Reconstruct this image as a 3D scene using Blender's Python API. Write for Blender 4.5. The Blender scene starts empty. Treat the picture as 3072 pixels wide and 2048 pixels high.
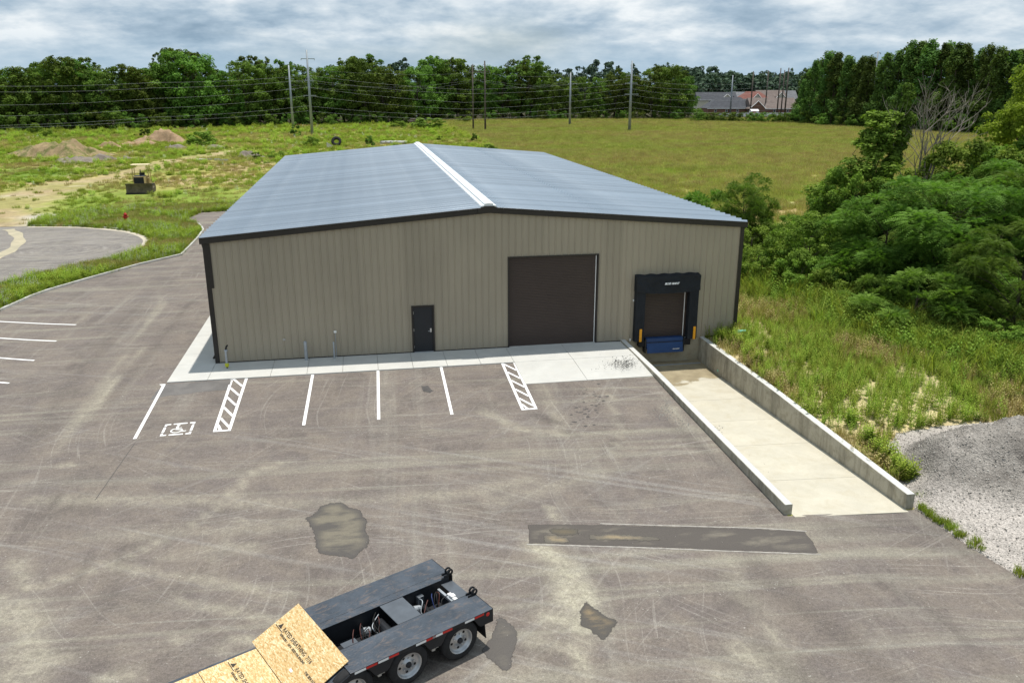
import bpy, bmesh, math, random
import numpy as np
from mathutils import Vector, Matrix
from mathutils.geometry import delaunay_2d_cdt
R = math.radians
random.seed(7)
rs = np.random.RandomState(11)
scene = bpy.context.scene
COL = scene.collection

# ------------------------------------------------------------------ camera
F_PX, YAW, PITCH = 2457.55, -0.1801, -0.2983
CAM = np.array([6.6035, -35.70, 11.4231])
cd = bpy.data.cameras.new('camera')
cam = bpy.data.objects.new('camera', cd); COL.objects.link(cam)
cam.location = CAM
cam.rotation_euler = (math.pi/2 + PITCH, 0.0, YAW)
cd.sensor_width = 36.0
cd.lens = F_PX/3072*36.0
cd.clip_start = 0.5; cd.clip_end = 6000
scene.camera = cam

# ------------------------------------------------------------------ world
SUN_DIR = Vector((0.150, 0.190, 1.0)).normalized()
SUN_EL = math.asin(SUN_DIR.z)
w = bpy.data.worlds.new('World'); scene.world = w; w.use_nodes = True
nt = w.node_tree; nt.nodes.clear()
def wn(t, **k):
    n = nt.nodes.new(t)
    for a, b in k.items(): setattr(n, a, b)
    return n
def wl(a, b): nt.links.new(a, b)
def wmath(op, a, b=None, clamp=False):
    n = wn('ShaderNodeMath', operation=op, use_clamp=clamp)
    for i, v in enumerate((a, b)):
        if v is None: continue
        if isinstance(v, (int, float)): n.inputs[i].default_value = v
        else: wl(v, n.inputs[i])
    return n.outputs[0]
sky = wn('ShaderNodeTexSky', sky_type='NISHITA', sun_disc=False)
sky.sun_elevation = SUN_EL
sky.sun_rotation = math.atan2(SUN_DIR.x, SUN_DIR.y)
sky.air_density = 1.0; sky.dust_density = 1.5; sky.ozone_density = 1.0
tc = wn('ShaderNodeTexCoord')
sp = wn('ShaderNodeSeparateXYZ'); wl(tc.outputs['Generated'], sp.inputs[0])
zc = wmath('ADD', wmath('MAXIMUM', sp.outputs[2], 0.0), 0.27)
cx = wmath('DIVIDE', sp.outputs[0], zc); cy = wmath('DIVIDE', sp.outputs[1], zc)
cb = wn('ShaderNodeCombineXYZ'); wl(cx, cb.inputs[0]); wl(cy, cb.inputs[1])
def wnoise(scale, detail, rough, dist, off):
    m = wn('ShaderNodeMapping'); m.inputs['Location'].default_value = off
    wl(cb.outputs[0], m.inputs[0])
    n = wn('ShaderNodeTexNoise'); wl(m.outputs[0], n.inputs['Vector'])
    n.inputs['Scale'].default_value = scale; n.inputs['Detail'].default_value = detail
    n.inputs['Roughness'].default_value = rough; n.inputs['Distortion'].default_value = dist
    return n.outputs[0]
n1 = wnoise(2.1, 8, 0.52, 0.15, (3.1, 7.7, 0))
n2 = wnoise(6.5, 8, 0.6, 0.1, (9.4, 1.2, 0))
def wramp(f, stops):
    r = wn('ShaderNodeValToRGB'); wl(f, r.inputs[0])
    e = r.color_ramp.elements
    while len(e) < len(stops): e.new(0.5)
    for i, (p_, c) in enumerate(stops):
        e[i].position = p_; e[i].color = (*c, 1)
    return r.outputs[0]
# cloud shading: dark flat bases to bright tops, in units of the background
shade = wmath('ADD', wmath('MULTIPLY', n1, 0.68), wmath('MULTIPLY', n2, 0.32))
cloud = wramp(shade, [(0.37, (.255, .360, .465)), (0.45, (.375, .485, .59)), (0.525, (.56, .65, .725)), (0.61, (.82, .865, .89))])
cs = wn('ShaderNodeVectorMath', operation='SCALE'); wl(cloud, cs.inputs[0]); cs.inputs[3].default_value = 9.3
mask = wramp(wnoise(0.5, 5, 0.5, 0.3, (1.3, 4.4, 0)), [(0.30, (.35,)*3), (0.45, (1,)*3)])
mx = wn('ShaderNodeMix', data_type='RGBA'); wl(mask, mx.inputs[0]); wl(sky.outputs[0], mx.inputs[6]); wl(cs.outputs[0], mx.inputs[7])
# near the horizon the layer thins into pale blue air
hz = wramp(sp.outputs[2], [(0.0, (0,)*3), (0.015, (.2,)*3), (0.06, (1,)*3)])
hm = wn('ShaderNodeMix', data_type='RGBA'); wl(hz, hm.inputs[0]); hm.inputs[6].default_value = (3.4, 4.75, 5.9, 1); wl(mx.outputs[2], hm.inputs[7])
bg = wn('ShaderNodeBackground'); wl(hm.outputs[2], bg.inputs[0]); bg.inputs[1].default_value = 0.1
wo = wn('ShaderNodeOutputWorld'); wl(bg.outputs[0], wo.inputs[0])

sd = bpy.data.lights.new('sun', 'SUN'); so = bpy.data.objects.new('sun', sd); COL.objects.link(so)
sd.energy = 3.9; sd.angle = R(0.9); sd.color = (1.0, 0.955, 0.88)
so.rotation_euler = (-SUN_DIR).to_track_quat('-Z', 'Y').to_euler()
so.location = (20, 30, 60)
vs = scene.view_settings
vs.view_transform = 'Standard'; vs.look = 'None'; vs.exposure = 0.22; vs.gamma = 1.0
scene.cycles.use_denoising = True
scene.cycles.max_bounces = 6
scene.cycles.transparent_max_bounces = 4

# ------------------------------------------------------------------ photo pixel -> place
_cy, _sy, _cp, _sp = math.cos(YAW), math.sin(YAW), math.cos(PITCH), math.sin(PITCH)
ROT = np.array([[_cy, -_sy, 0], [_sy, _cy, 0], [0, 0, 1]]) @ np.array([[1, 0, 0], [0, _cp, -_sp], [0, _sp, _cp]])
def ray(px, py): return ROT @ np.array([(px-1536)/F_PX, 1.0, (1024-py)/F_PX])
def ss(x): x = np.clip(x, 0, 1); return x*x*(3-2*x)
def H(x, y):
    """ground level: falls gently away from the building's front and left side"""
    x = np.asarray(x, float); y = np.asarray(y, float)
    z = np.interp(y, [-60, -24, -16, -7.5, -2.2, 400], [-.75, -.66, -.52, -.27, -.045, -.045])
    z = z - 0.22*ss((-1.7-x)/9.0)*ss((y+26)/20.0)
    z = z - 0.20*ss((x-18.3)/4.0)*ss((-9-y)/6.0)
    return z
def GZ(px, py, z): d = ray(px, py); return CAM + d*((z-CAM[2])/d[2])
def GY(px, py, Y): d = ray(px, py); return CAM + d*((Y-CAM[1])/d[1])
def G(px, py, dz=0.0):
    z = -0.2
    for _ in range(12):
        q = GZ(px, py, z+dz); z = float(H(q[0], q[1]))
    return GZ(px, py, z+dz)
def g2(px, py): q = G(px, py); return (float(q[0]), float(q[1]))
def ztop(px, py, loc):
    """height of the pixel's ray above a standing point (same distance on the ground)"""
    d = ray(px, py); t = math.hypot(loc[0]-CAM[0], loc[1]-CAM[1])/math.hypot(d[0], d[1])
    return float(CAM[2]+d[2]*t)
def to_px(P):
    q = (np.asarray(P, float)-CAM) @ ROT
    return 1536+F_PX*q[..., 0]/q[..., 1], 1024-F_PX*q[..., 2]/q[..., 1]
def inpoly(x, y, poly):
    x = np.asarray(x, float); y = np.asarray(y, float); c = np.zeros(x.shape, bool)
    n = len(poly)
    for i in range(n):
        x0, y0 = poly[i]; x1, y1 = poly[(i+1) % n]
        if y0 == y1: continue
        c ^= ((y0 > y) != (y1 > y)) & (x < (x1-x0)*(y-y0)/(y1-y0)+x0)
    return c
def polydist(x, y, pts):
    """distance to an open polyline"""
    x = np.asarray(x, float); y = np.asarray(y, float); d = np.full(x.shape, 1e9)
    for (x0, y0), (x1, y1) in zip(pts[:-1], pts[1:]):
        dx, dy = x1-x0, y1-y0; t = np.clip(((x-x0)*dx+(y-y0)*dy)/(dx*dx+dy*dy+1e-9), 0, 1)
        d = np.minimum(d, np.hypot(x-x0-t*dx, y-y0-t*dy))
    return d
def vnoise(x, y, s, seed=0):
    """cheap smooth value noise in numpy"""
    r = np.random.RandomState(seed).rand(64, 64)
    x = np.asarray(x)/s; y = np.asarray(y)/s
    xi = np.floor(x).astype(int); yi = np.floor(y).astype(int); fx = ss(x-xi); fy = ss(y-yi)
    a = r[xi % 64, yi % 64]; b = r[(xi+1) % 64, yi % 64]; c = r[xi % 64, (yi+1) % 64]; d = r[(xi+1) % 64, (yi+1) % 64]
    return (a*(1-fx)+b*fx)*(1-fy)+(c*(1-fx)+d*fx)*fy
def fbm(x, y, s, seed=0, oct=4):
    v = 0; a = .5
    for i in range(oct): v = v+a*vnoise(x, y, s/2**i, seed+i); a *= .5
    return v/(1-.5**oct)

# ------------------------------------------------------------------ mesh helpers
class MB:
    def __init__(s): s.v = []; s.f = []
    def add(s, vs_, fs): o = len(s.v); s.v += [tuple(map(float, q)) for q in vs_]; s.f += [tuple(i+o for i in f) for f in fs]; return s
    def box(s, x0, x1, y0, y1, z0, z1, M=None):
        vs_ = [(x0, y0, z0), (x1, y0, z0), (x1, y1, z0), (x0, y1, z0), (x0, y0, z1), (x1, y0, z1), (x1, y1, z1), (x0, y1, z1)]
        if M is not None: vs_ = [M @ Vector(q) for q in vs_]
        return s.add(vs_, [(0, 3, 2, 1), (4, 5, 6, 7), (0, 1, 5, 4), (1, 2, 6, 5), (2, 3, 7, 6), (3, 0, 4, 7)])
    def cyl(s, p0, p1, r0, r1=None, n=10, cap=True):
        return s.tube([p0, p1], [r0, r0 if r1 is None else r1], n, cap)
    def tube(s, pts, rad, n=8, cap=True):
        pts = [Vector(q) for q in pts]
        if isinstance(rad, (int, float)): rad = [rad]*len(pts)
        o = len(s.v); prev = None
        for i, q in enumerate(pts):
            t = (pts[min(i+1, len(pts)-1)]-pts[max(i-1, 0)]).normalized()
            if prev is None:
                a = Vector((0, 0, 1)) if abs(t.z) < .9 else Vector((1, 0, 0)); u = t.cross(a).normalized()
            else:
                u = (prev-t*prev.dot(t)); u = u.normalized() if u.length > 1e-6 else t.orthogonal().normalized()
            prev = u; v = t.cross(u)
            for k in range(n):
                an = 2*math.pi*k/n; s.v.append(tuple(q+(u*math.cos(an)+v*math.sin(an))*rad[i]))
        for i in range(len(pts)-1):
            for k in range(n):
                a = o+i*n+k; b = o+i*n+(k+1) % n; s.f.append((a, b, b+n, a+n))
        if cap:
            s.f.append(tuple(o+k for k in range(n))[::-1]); e = o+(len(pts)-1)*n; s.f.append(tuple(e+k for k in range(n)))
        return s
    def lathe(s, prof, n=24, M=None, closed=False):
        """profile of (r, h) spun about the z axis"""
        o = len(s.v); m = len(prof)
        for k in range(n):
            c, d = math.cos(2*math.pi*k/n), math.sin(2*math.pi*k/n)
            for r, h in prof:
                q = Vector((r*c, r*d, h)); s.v.append(tuple(M @ q if M is not None else q))
        for k in range(n):
            for i in range(m if closed else m-1):
                a = o+k*m+i; b = o+k*m+(i+1) % m; c = o+((k+1) % n)*m+(i+1) % m; d = o+((k+1) % n)*m+i
                s.f.append((a, d, c, b))
        return s
    def prism(s, poly, z0, z1, M=None):
        n = len(poly); vs_ = [(x, y, z0) for x, y in poly]+[(x, y, z1) for x, y in poly]
        if M is not None: vs_ = [M @ Vector(q) for q in vs_]
        return s.add(vs_, [tuple(range(n))[::-1], tuple(range(n, 2*n))]+[(i, (i+1) % n, n+(i+1) % n, n+i) for i in range(n)])
    def mesh(s, name):
        me = bpy.data.meshes.new(name); me.from_pydata(s.v, [], s.f); me.validate(); me.update(); return me
def link(name, me, m=None, parent=None, loc=None, smooth=False):
    o = bpy.data.objects.new(name, me); COL.objects.link(o)
    if m is not None and not me.materials: me.materials.append(m)
    if smooth: me.polygons.foreach_set('use_smooth', [True]*len(me.polygons))
    if loc is not None: o.location = loc
    if parent is not None: o.parent = parent
    return o
def obj(name, mb, m, parent=None, loc=None, smooth=False, bevel=0, world=False):
    """one mesh object; world=True: vertices are in world space, parent sits elsewhere without rotation"""
    if world and parent is not None:
        L = Vector(parent.location); mb.v = [tuple(Vector(q)-L) for q in mb.v]
    if loc is not None and world is None:
        L = Vector(loc); mb.v = [tuple(Vector(q)-L) for q in mb.v]
    o = link(name, mb.mesh(name), m, parent, loc, smooth)
    if bevel:
        b = o.modifiers.new('bevel', 'BEVEL'); b.width = bevel; b.segments = 2; b.limit_method = 'ANGLE'
    return o
def tag(o, label=None, cat=None, group=None, kind=None):
    if label: o['label'] = label
    if cat: o['category'] = cat
    if group: o['group'] = group
    if kind: o['kind'] = kind
    return o
def thing(name, label, cat, loc=(0, 0, 0), rz=0.0, group=None):
    o = bpy.data.objects.new(name, None); COL.objects.link(o); o.location = loc; o.rotation_euler = (0, 0, rz); o.empty_display_size = .3
    return tag(o, label, cat, group)
def copy_tree(o, parent=None):
    c = o.copy(); COL.objects.link(c); c.parent = parent
    for ch in list(o.children): copy_tree(ch, c)
    return c
def np_mesh(name, V, faces_per, F, attrs=None, smooth=False):
    """fast mesh from arrays; F is (n, faces_per)"""
    me = bpy.data.meshes.new(name); n = len(F)
    me.vertices.add(len(V)); me.vertices.foreach_set('co', np.asarray(V, np.float32).ravel())
    me.loops.add(n*faces_per); me.loops.foreach_set('vertex_index', np.asarray(F, np.int32).ravel())
    me.polygons.add(n); me.polygons.foreach_set('loop_start', np.arange(n, dtype=np.int32)*faces_per)
    try: me.polygons.foreach_set('loop_total', np.full(n, faces_per, np.int32))
    except Exception: pass
    if smooth: me.polygons.foreach_set('use_smooth', np.ones(n, bool))
    me.update(calc_edges=True)
    for k, a in (attrs or {}).items():
        a = np.asarray(a, np.float32)
        if a.ndim == 1:
            at = me.attributes.new(k, 'FLOAT', 'POINT'); at.data.foreach_set('value', a)
        else:
            if a.shape[1] == 3: a = np.c_[a, np.ones(len(a), np.float32)]
            at = me.attributes.new(k, 'FLOAT_COLOR', 'POINT'); at.data.foreach_set('color', a.ravel())
    return me

# ------------------------------------------------------------------ material helpers
class NT:
    def __init__(s, name):
        s.m = bpy.data.materials.new(name); s.m.use_nodes = True; s.t = s.m.node_tree
        s.b = s.t.nodes['Principled BSDF']; s.out = s.t.nodes['Material Output']
        s.b.inputs['Specular IOR Level'].default_value = 0.3
    def n(s, t, **k):
        n = s.t.nodes.new(t)
        for a, b in k.items(): setattr(n, a, b)
        return n
    def set(s, i, v):
        if hasattr(v, 'links') or isinstance(v, bpy.types.NodeSocket): s.t.links.new(v, i)
        else:
            if isinstance(v, tuple) and len(v) == 3 and i.type == 'RGBA': v = (*v, 1)
            i.default_value = v
    def co(s, obj_space=True):
        c = s.n('ShaderNodeTexCoord'); return c.outputs['Object']
    def pos(s): return s.n('ShaderNodeNewGeometry').outputs['Position']
    def map(s, v, scale=(1, 1, 1), rot=(0, 0, 0), loc=(0, 0, 0)):
        m = s.n('ShaderNodeMapping'); s.set(m.inputs[0], v); m.inputs['Scale'].default_value = scale; m.inputs['Rotation'].default_value = rot; m.inputs['Location'].default_value = loc
        return m.outputs[0]
    def noise(s, v, scale, detail=4, rough=.55, dist=0.0):
        n = s.n('ShaderNodeTexNoise'); s.set(n.inputs['Vector'], v); n.inputs['Scale'].default_value = scale
        n.inputs['Detail'].default_value = detail; n.inputs['Roughness'].default_value = rough; n.inputs['Distortion'].default_value = dist
        return n.outputs[0]
    def ramp(s, f, stops):
        r = s.n('ShaderNodeValToRGB'); s.set(r.inputs[0], f); e = r.color_ramp.elements
        while len(e) < len(stops): e.new(.5)
        for i, (p_, c) in enumerate(stops):
            e[i].position = p_; e[i].color = (*c, 1) if isinstance(c, tuple) else (c, c, c, 1)
        return r.outputs[0]
    def mix(s, f, a, b, mode='MIX'):
        m = s.n('ShaderNodeMix', data_type='RGBA', blend_type=mode)
        s.set(m.inputs[0], f); s.set(m.inputs[6], a); s.set(m.inputs[7], b); return m.outputs[2]
    def math(s, op, a, b=0.0, clamp=False):
        m = s.n('ShaderNodeMath', operation=op, use_clamp=clamp); s.set(m.inputs[0], a); s.set(m.inputs[1], b); return m.outputs[0]
    def attr(s, name, col=True):
        a = s.n('ShaderNodeAttribute', attribute_name=name); return a.outputs['Color' if col else 'Fac']
    def bump(s, h, strength=.3, dist=.02):
        b = s.n('ShaderNodeBump'); b.inputs['Strength'].default_value = strength; b.inputs['Distance'].default_value = dist
        s.set(b.inputs['Height'], h); s.t.links.new(b.outputs[0], s.b.inputs['Normal'])
    def base(s, c, rough=.7, metal=0.0):
        s.set(s.b.inputs['Base Color'], c); s.set(s.b.inputs['Roughness'], rough); s.set(s.b.inputs['Metallic'], metal); return s
def plain(name, c, rough=.6, metal=0.0, var=.18, scale=3.0, spec=None):
    """one colour with a little uneven wear"""
    n = NT(name); k = n.noise(n.co(), scale, 5, .6)
    d = tuple(max(0, q*(1-var)) for q in c); l = tuple(min(1, q*(1+var)) for q in c)
    n.base(n.ramp(k, [(.3, d), (.7, l)]), rough, metal)
    if spec is not None: n.b.inputs['Specular IOR Level'].default_value = spec
    return n.m
M = {}
# ------------------------------------------------------------------ materials
def mk_asphalt(name, tone, dusty=1.0, swirl=None):
    n = NT(name); p = n.pos()
    big = n.noise(n.map(p, (1, 1, 1)), .22, 6, .6, .4)
    col = n.ramp(big, [(.30, tuple(q*.84 for q in tone)), (.55, tone), (.75, (tone[0]*1.18, tone[1]*1.17, tone[2]*1.08))])
    col = n.mix(n.ramp(n.noise(p, .75, 7, .72, .6), [(.40, .0), (.62, .75)]), col, (tone[0]*1.28, tone[1]*1.27, tone[2]*1.16)); col = n.mix(n.ramp(n.noise(n.map(p, (1, 1, 1), (0, 0, 0), (31, 7, 0)), .5, 6, .68, .5), [(.34, .65), (.50, .0)]), col, tuple(q*.72 for q in tone))
    # long scuffs and wheel sweeps in a few directions
    for ang, sc, lo, hi, c, a in ((R(4), (.05, 1.3, 1), .52, .72, (.30, .285, .225), .55), (R(92), (.05, 1.1, 1), .54, .74, (.31, .295, .25), .35),
                                  (R(27), (.06, 2.2, 1), .58, .74, (.33, .32, .30), .35), (R(-38), (.07, 3.0, 1), .60, .76, (.32, .31, .29), .3), (R(5), (.08, 6.0, 1), .60, .70, (.30, .29, .25), .35)):
        v = n.map(p, (1, 1, 1), (0, 0, ang)); f = n.ramp(n.noise(n.map(v, sc), 1.0, 5, .6, .6), [(lo, 0.0), (hi, a*dusty)])
        col = n.mix(f, col, c)
    wv = n.n('ShaderNodeTexNoise'); n.set(wv.inputs['Vector'], p); wv.inputs['Scale'].default_value = .09; wv.inputs['Detail'].default_value = 1.0
    w2 = n.n('ShaderNodeVectorMath', operation='SCALE'); n.set(w2.inputs[0], wv.outputs['Color']); w2.inputs[3].default_value = 6.0
    w3 = n.n('ShaderNodeVectorMath', operation='ADD'); n.set(w3.inputs[0], p); n.set(w3.inputs[1], w2.outputs[0]); pw_ = w3.outputs[0]
    for k_, (ang, sc, a) in enumerate(((R(6), (.05, 10, 1), .34), (R(-12), (.04, 13, 1), .26), (R(31), (.05, 12, 1), .26), (R(95), (.05, 9, 1), .26), (R(-48), (.06, 12, 1), .20))):
        gate = n.ramp(n.noise(n.map(p, (1, 1, 1), (0, 0, 0), (k_*13., k_*7., 0)), .16, 3, .5), [(.48, 0.0), (.60, 1.0)])
        ln = n.ramp(n.noise(n.map(n.map(pw_, (1, 1, 1), (0, 0, ang), (k_*3.3, k_*5.1, 0)), sc), 1.0, 2, .5, .35), [(.63, 0.0), (.68, a)])
        col = n.mix(n.math('MULTIPLY', ln, gate), col, (.37, .345, .305))
    if swirl:        # curved wheel marks round the turning circle
        s = n.n('ShaderNodeSeparateXYZ'); n.set(s.inputs[0], n.map(p, (1, 1.25, 1), (0, 0, 0), (-swirl[0], -swirl[1]*1.25, 0))); a = n.math('ARCTAN2', s.outputs[1], s.outputs[0])
        rr = n.math('SQRT', n.math('ADD', n.math('MULTIPLY', s.outputs[0], s.outputs[0]), n.math('MULTIPLY', s.outputs[1], s.outputs[1])))
        cv = n.n('ShaderNodeCombineXYZ'); n.set(cv.inputs[0], n.math('MULTIPLY', rr, 1.6)); n.set(cv.inputs[1], n.math('MULTIPLY', a, .9))
        col = n.mix(n.ramp(n.noise(cv.outputs[0], 1.5, 5, .65, .3), [(.48, 0.0), (.70, .65)]), col, (.34, .32, .29)); col = n.mix(n.ramp(n.noise(cv.outputs[0], .9, 4, .6, .3), [(.30, .5), (.46, 0.0)]), col, tuple(q*.7 for q in tone))
    if dusty >= 1:
        br = n.noise(p, 3.2, 9, .78, .6)
        du = n.math('MULTIPLY', n.attr('dust', False), n.ramp(br, [(.30, .12), (.68, 1.35)]), True)
        col = n.mix(du, col, n.ramp(n.noise(p, 5, 4), [(.3, (.34, .315, .24)), (.7, (.44, .41, .32))]))
        dk = n.math('MULTIPLY', n.attr('dark', False), n.ramp(br, [(.2, .5), (.7, 1.1)]), True)
        col = n.mix(dk, col, tuple(q*.55 for q in tone))
    col = n.mix(.6, col, n.ramp(n.noise(p, 11, 6, .9), [(.32, .50), (.5, 1.0), (.68, 1.5)]), 'MULTIPLY')
    fine = n.noise(p, 34, 3, .75)
    col = n.mix(.62, col, n.ramp(fine, [(.28, .50), (.5, 1.0), (.72, 1.5)]), 'MULTIPLY')
    sp_ = n.ramp(n.noise(p, 13, 2, .5), [(.70, 0.0), (.76, .7)])
    col = n.mix(sp_, col, (.42, .40, .36))
    n.base(col, .9); n.b.inputs['Specular IOR Level'].default_value = .2
    n.bump(n.noise(p, 60, 3, .7), .35, .012)
    return n.m
M['asphalt'] = mk_asphalt('asphalt', (.160, .137, .125))
M['asphalt_road'] = mk_asphalt('asphalt_road', (.185, .168, .158), .8, (-16.5, 31.0))
def mk_conc(name, c, stain, amt, joint=False, rough=.85, dirtz=None):
    n = NT(name); p = n.pos()
    k = n.noise(p, .9, 6, .65, .3); col = n.ramp(k, [(.3, tuple(q*.9 for q in c)), (.7, tuple(min(1, q*1.06) for q in c))])
    col = n.mix(n.ramp(n.noise(p, 1.7, 7, .7, .8), [(.48, 0.0), (.75, amt)]), col, stain)
    col = n.mix(.25, col, n.ramp(n.noise(p, 45, 3, .7), [(.3, .7), (.7, 1.25)]), 'MULTIPLY')
    n.base(col, rough); n.b.inputs['Specular IOR Level'].default_value = .25; n.bump(n.noise(p, 25, 4, .7), .25, .01)
    return n
M['walk'] = mk_conc('pale_concrete', (.53, .525, .495), (.50, .46, .38), .22).m
M['kerb'] = mk_conc('kerb_concrete', (.52, .515, .49), (.36, .34, .29), .5).m
def mk_ramp():
    n = mk_conc('ramp_concrete', (.52, .485, .395), (.42, .365, .255), .55)
    p = n.pos(); sx = n.n('ShaderNodeSeparateXYZ'); n.set(sx.inputs[0], p)
    # silt and damp that has settled at the foot of the dock
    edge = n.math('ADD', sx.outputs[1], n.math('MULTIPLY', n.math('SUBTRACT', n.noise(p, .55, 5, .55, .3), .5), 3.0))
    edge = n.math('ADD', edge, n.math('MULTIPLY', n.math('SUBTRACT', sx.outputs[0], 20.3), -.35))
    wet = n.ramp(n.math('MULTIPLY', n.math('ADD', edge, 3.6), 1.0), [(.40, 0.0), (.52, .85)])
    old = n.b.inputs['Base Color'].links[0].from_socket
    n.set(n.b.inputs['Base Color'], n.mix(wet, old, n.ramp(n.noise(p, 2, 4), [(.3, (.20, .155, .085)), (.7, (.33, .27, .16))])))
    return n.m
M['ramp'] = mk_ramp()
def mk_ret():
    n = mk_conc('retaining_concrete', (.43, .40, .32), (.20, .175, .125), .85)
    p = n.pos(); v = n.map(p, (1.2, 1.2, .14)); k = n.ramp(n.noise(v, 1.6, 6, .7, .3), [(.46, 0.0), (.66, .8)])
    old = n.b.inputs['Base Color'].links[0].from_socket
    n.set(n.b.inputs['Base Color'], n.mix(k, old, (.165, .150, .115))); return n.m
M['ret'] = mk_ret()
M['ret_top'] = mk_conc('retaining_top', (.58, .58, .56), (.40, .40, .37), .45).m
M['paint'] = (lambda n: (n.base(n.mix(n.ramp(n.noise(n.pos(), 9, 5, .75), [(.66, 0.0), (.78, .55)]), (.86, .86, .85), (.45, .43, .40)), .6), n.m)[1])(NT('road_paint'))
def mk_panel(name, c, rough=.45):
    n = NT(name); p = n.co(); k = n.noise(n.map(p, (.5, .5, .25)), 1.2, 5, .6)
    oi = n.n('ShaderNodeObjectInfo'); hs = n.n('ShaderNodeHueSaturation'); n.set(hs.inputs['Color'], n.ramp(k, [(.3, tuple(q*.93 for q in c)), (.7, tuple(q*1.06 for q in c))])); n.set(hs.inputs['Value'], n.math('ADD', n.math('MULTIPLY', oi.outputs['Random'], .12), .94)); n.base(hs.outputs[0], rough); n.b.inputs['Specular IOR Level'].default_value = .35; return n.m
M['wall'] = mk_panel('tan_metal_siding', (.335, .292, .222))
M['trim'] = plain('dark_bronze_trim', (.030, .026, .023), .4, 0, .1)
M['trim_edge'] = plain('trim_drip_edge', (.42, .42, .42), .35, .8, .1)
M['doorbrown'] = plain('brown_steel_door', (.056, .041, .035), .5, 0, .08, .6)
M['doorblack'] = plain('charcoal_steel_door', (.022, .024, .028), .45, 0, .08, .8)
def mk_galv():
    n = NT('galvalume_roof'); p = n.co(); k = n.noise(n.map(p, (.06, 3.3, 1)), 1.0, 4, .6)
    oi = n.n('ShaderNodeObjectInfo'); hs = n.n('ShaderNodeHueSaturation'); n.set(hs.inputs['Color'], n.ramp(k, [(.3, (.50, .55, .60)), (.7, (.66, .71, .755))])); n.set(hs.inputs['Value'], n.math('ADD', n.math('MULTIPLY', oi.outputs['Random'], .22), .86)); n.base(hs.outputs[0], n.ramp(n.noise(p, .6, 4), [(.3, .26), (.7, .36)]), .92); return n.m
M['galv'] = mk_galv()
M['cap'] = plain('white_ridge_metal', (.80, .82, .83), .45, .35, .05)
M['steel'] = plain('grey_galvanised_steel', (.36, .39, .42), .5, .5, .12)
M['white'] = plain('white_paint', (.78, .78, .77), .5, 0, .06)
M['black'] = plain('black_rubber', (.012, .012, .013), .7, 0, .2)
M['seal'] = plain('black_dock_fabric', (.013, .016, .021), .75, 0, .3, 2.0)
M['blue'] = plain('blue_dock_plate', (.015, .050, .150), .4, 0, .12, 2)
M['yellow'] = plain('amber_strip', (.80, .36, .02), .5, 0, .05)
M['lime'] = plain('yellow_green_valve', (.50, .52, .03), .5, 0, .1)
M['red'] = plain('red_paint', (.42, .022, .018), .5, 0, .15)
M['pvc'] = plain('pale_green_pipe', (.22, .62, .50), .4, 0, .1)
M['chrome'] = plain('satin_metal', (.62, .63, .64), .3, .9, .05)
M['ink'] = plain('stamp_ink', (.045, .038, .03), .8, 0, .2, 30)
M['white_print'] = plain('white_print', (.85, .87, .9), .6, 0, .05)
def mk_trailer():
    n = NT('black_tread_steel'); p = n.co()
    col = n.ramp(n.noise(p, 1.8, 6, .65), [(.3, (.040, .052, .068)), (.7, (.082, .098, .122))])
    sc = n.ramp(n.noise(n.map(p, (2.2, 5, 3)), 1.6, 8, .75, .8), [(.52, 0.0), (.68, .6)])
    col = n.mix(sc, col, (.20, .150, .120))
    sc2 = n.ramp(n.noise(n.map(p, (1.5, 8, 3), (0, 0, .5)), 2.2, 7, .75, 1.0), [(.60, 0.0), (.72, .5)])
    col = n.mix(sc2, col, (.30, .30, .31))
    n.base(col, .52, .25)
    w1 = n.n('ShaderNodeTexVoronoi'); n.set(w1.inputs['Vector'], n.map(p, (16, 30, 1), (0, 0, .785))); w1.inputs['Scale'].default_value = 1.0
    n.bump(w1.outputs[0], .5, .01); return n.m
M['tread'] = mk_trailer()
M['frame'] = plain('black_trailer_paint', (.018, .020, .024), .45, .1, .3, 3)
M['innerplate'] = plain('grey_trailer_plate', (.12, .135, .155), .4, .4, .15, 3)
M['tyre'] = plain('tyre_rubber', (.020, .020, .021), .85, 0, .3, 8)
M['rim'] = plain('aluminium_rim', (.44, .45, .46), .40, .75, .2, 5)
M['hose1'] = plain('red_brown_hose', (.07, .022, .018), .5)
M['hose2'] = plain('blue_hose', (.02, .035, .12), .5)
M['amber'] = plain('reflector_red', (.55, .03, .025), .35)
def mk_osb():
    n = NT('oriented_strand_board'); p = n.co(); col = None
    cols = []
    for k, (a, s) in enumerate(((.3, (13, 38, 1)), (1.5, (15, 44, 1)), (2.4, (12, 36, 1)))):
        v = n.n('ShaderNodeTexVoronoi'); n.set(v.inputs['Vector'], n.map(p, s, (0, 0, a), (k*3.1, k*1.7, 0))); v.inputs['Scale'].default_value = 1.0
        bw = n.n('ShaderNodeSeparateXYZ'); n.set(bw.inputs[0], v.outputs['Color']); cols.append(bw.outputs[k])
    a = n.ramp(cols[0], [(.0, (.42, .26, .10)), (.35, (.58, .39, .17)), (.7, (.68, .50, .26)), (1.0, (.78, .64, .40))])
    b = n.ramp(cols[1], [(.0, (.45, .28, .11)), (.5, (.64, .45, .21)), (1.0, (.80, .66, .43))])
    col = n.mix(n.ramp(cols[2], [(.42, 0.0), (.5, 1.0)]), a, b)
    col = n.mix(n.ramp(n.noise(p, 1.3, 4), [(.4, 0.0), (.8, .35)]), col, (.50, .33, .14))
    n.base(col, .75); return n.m
M['osb'] = mk_osb()
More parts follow.
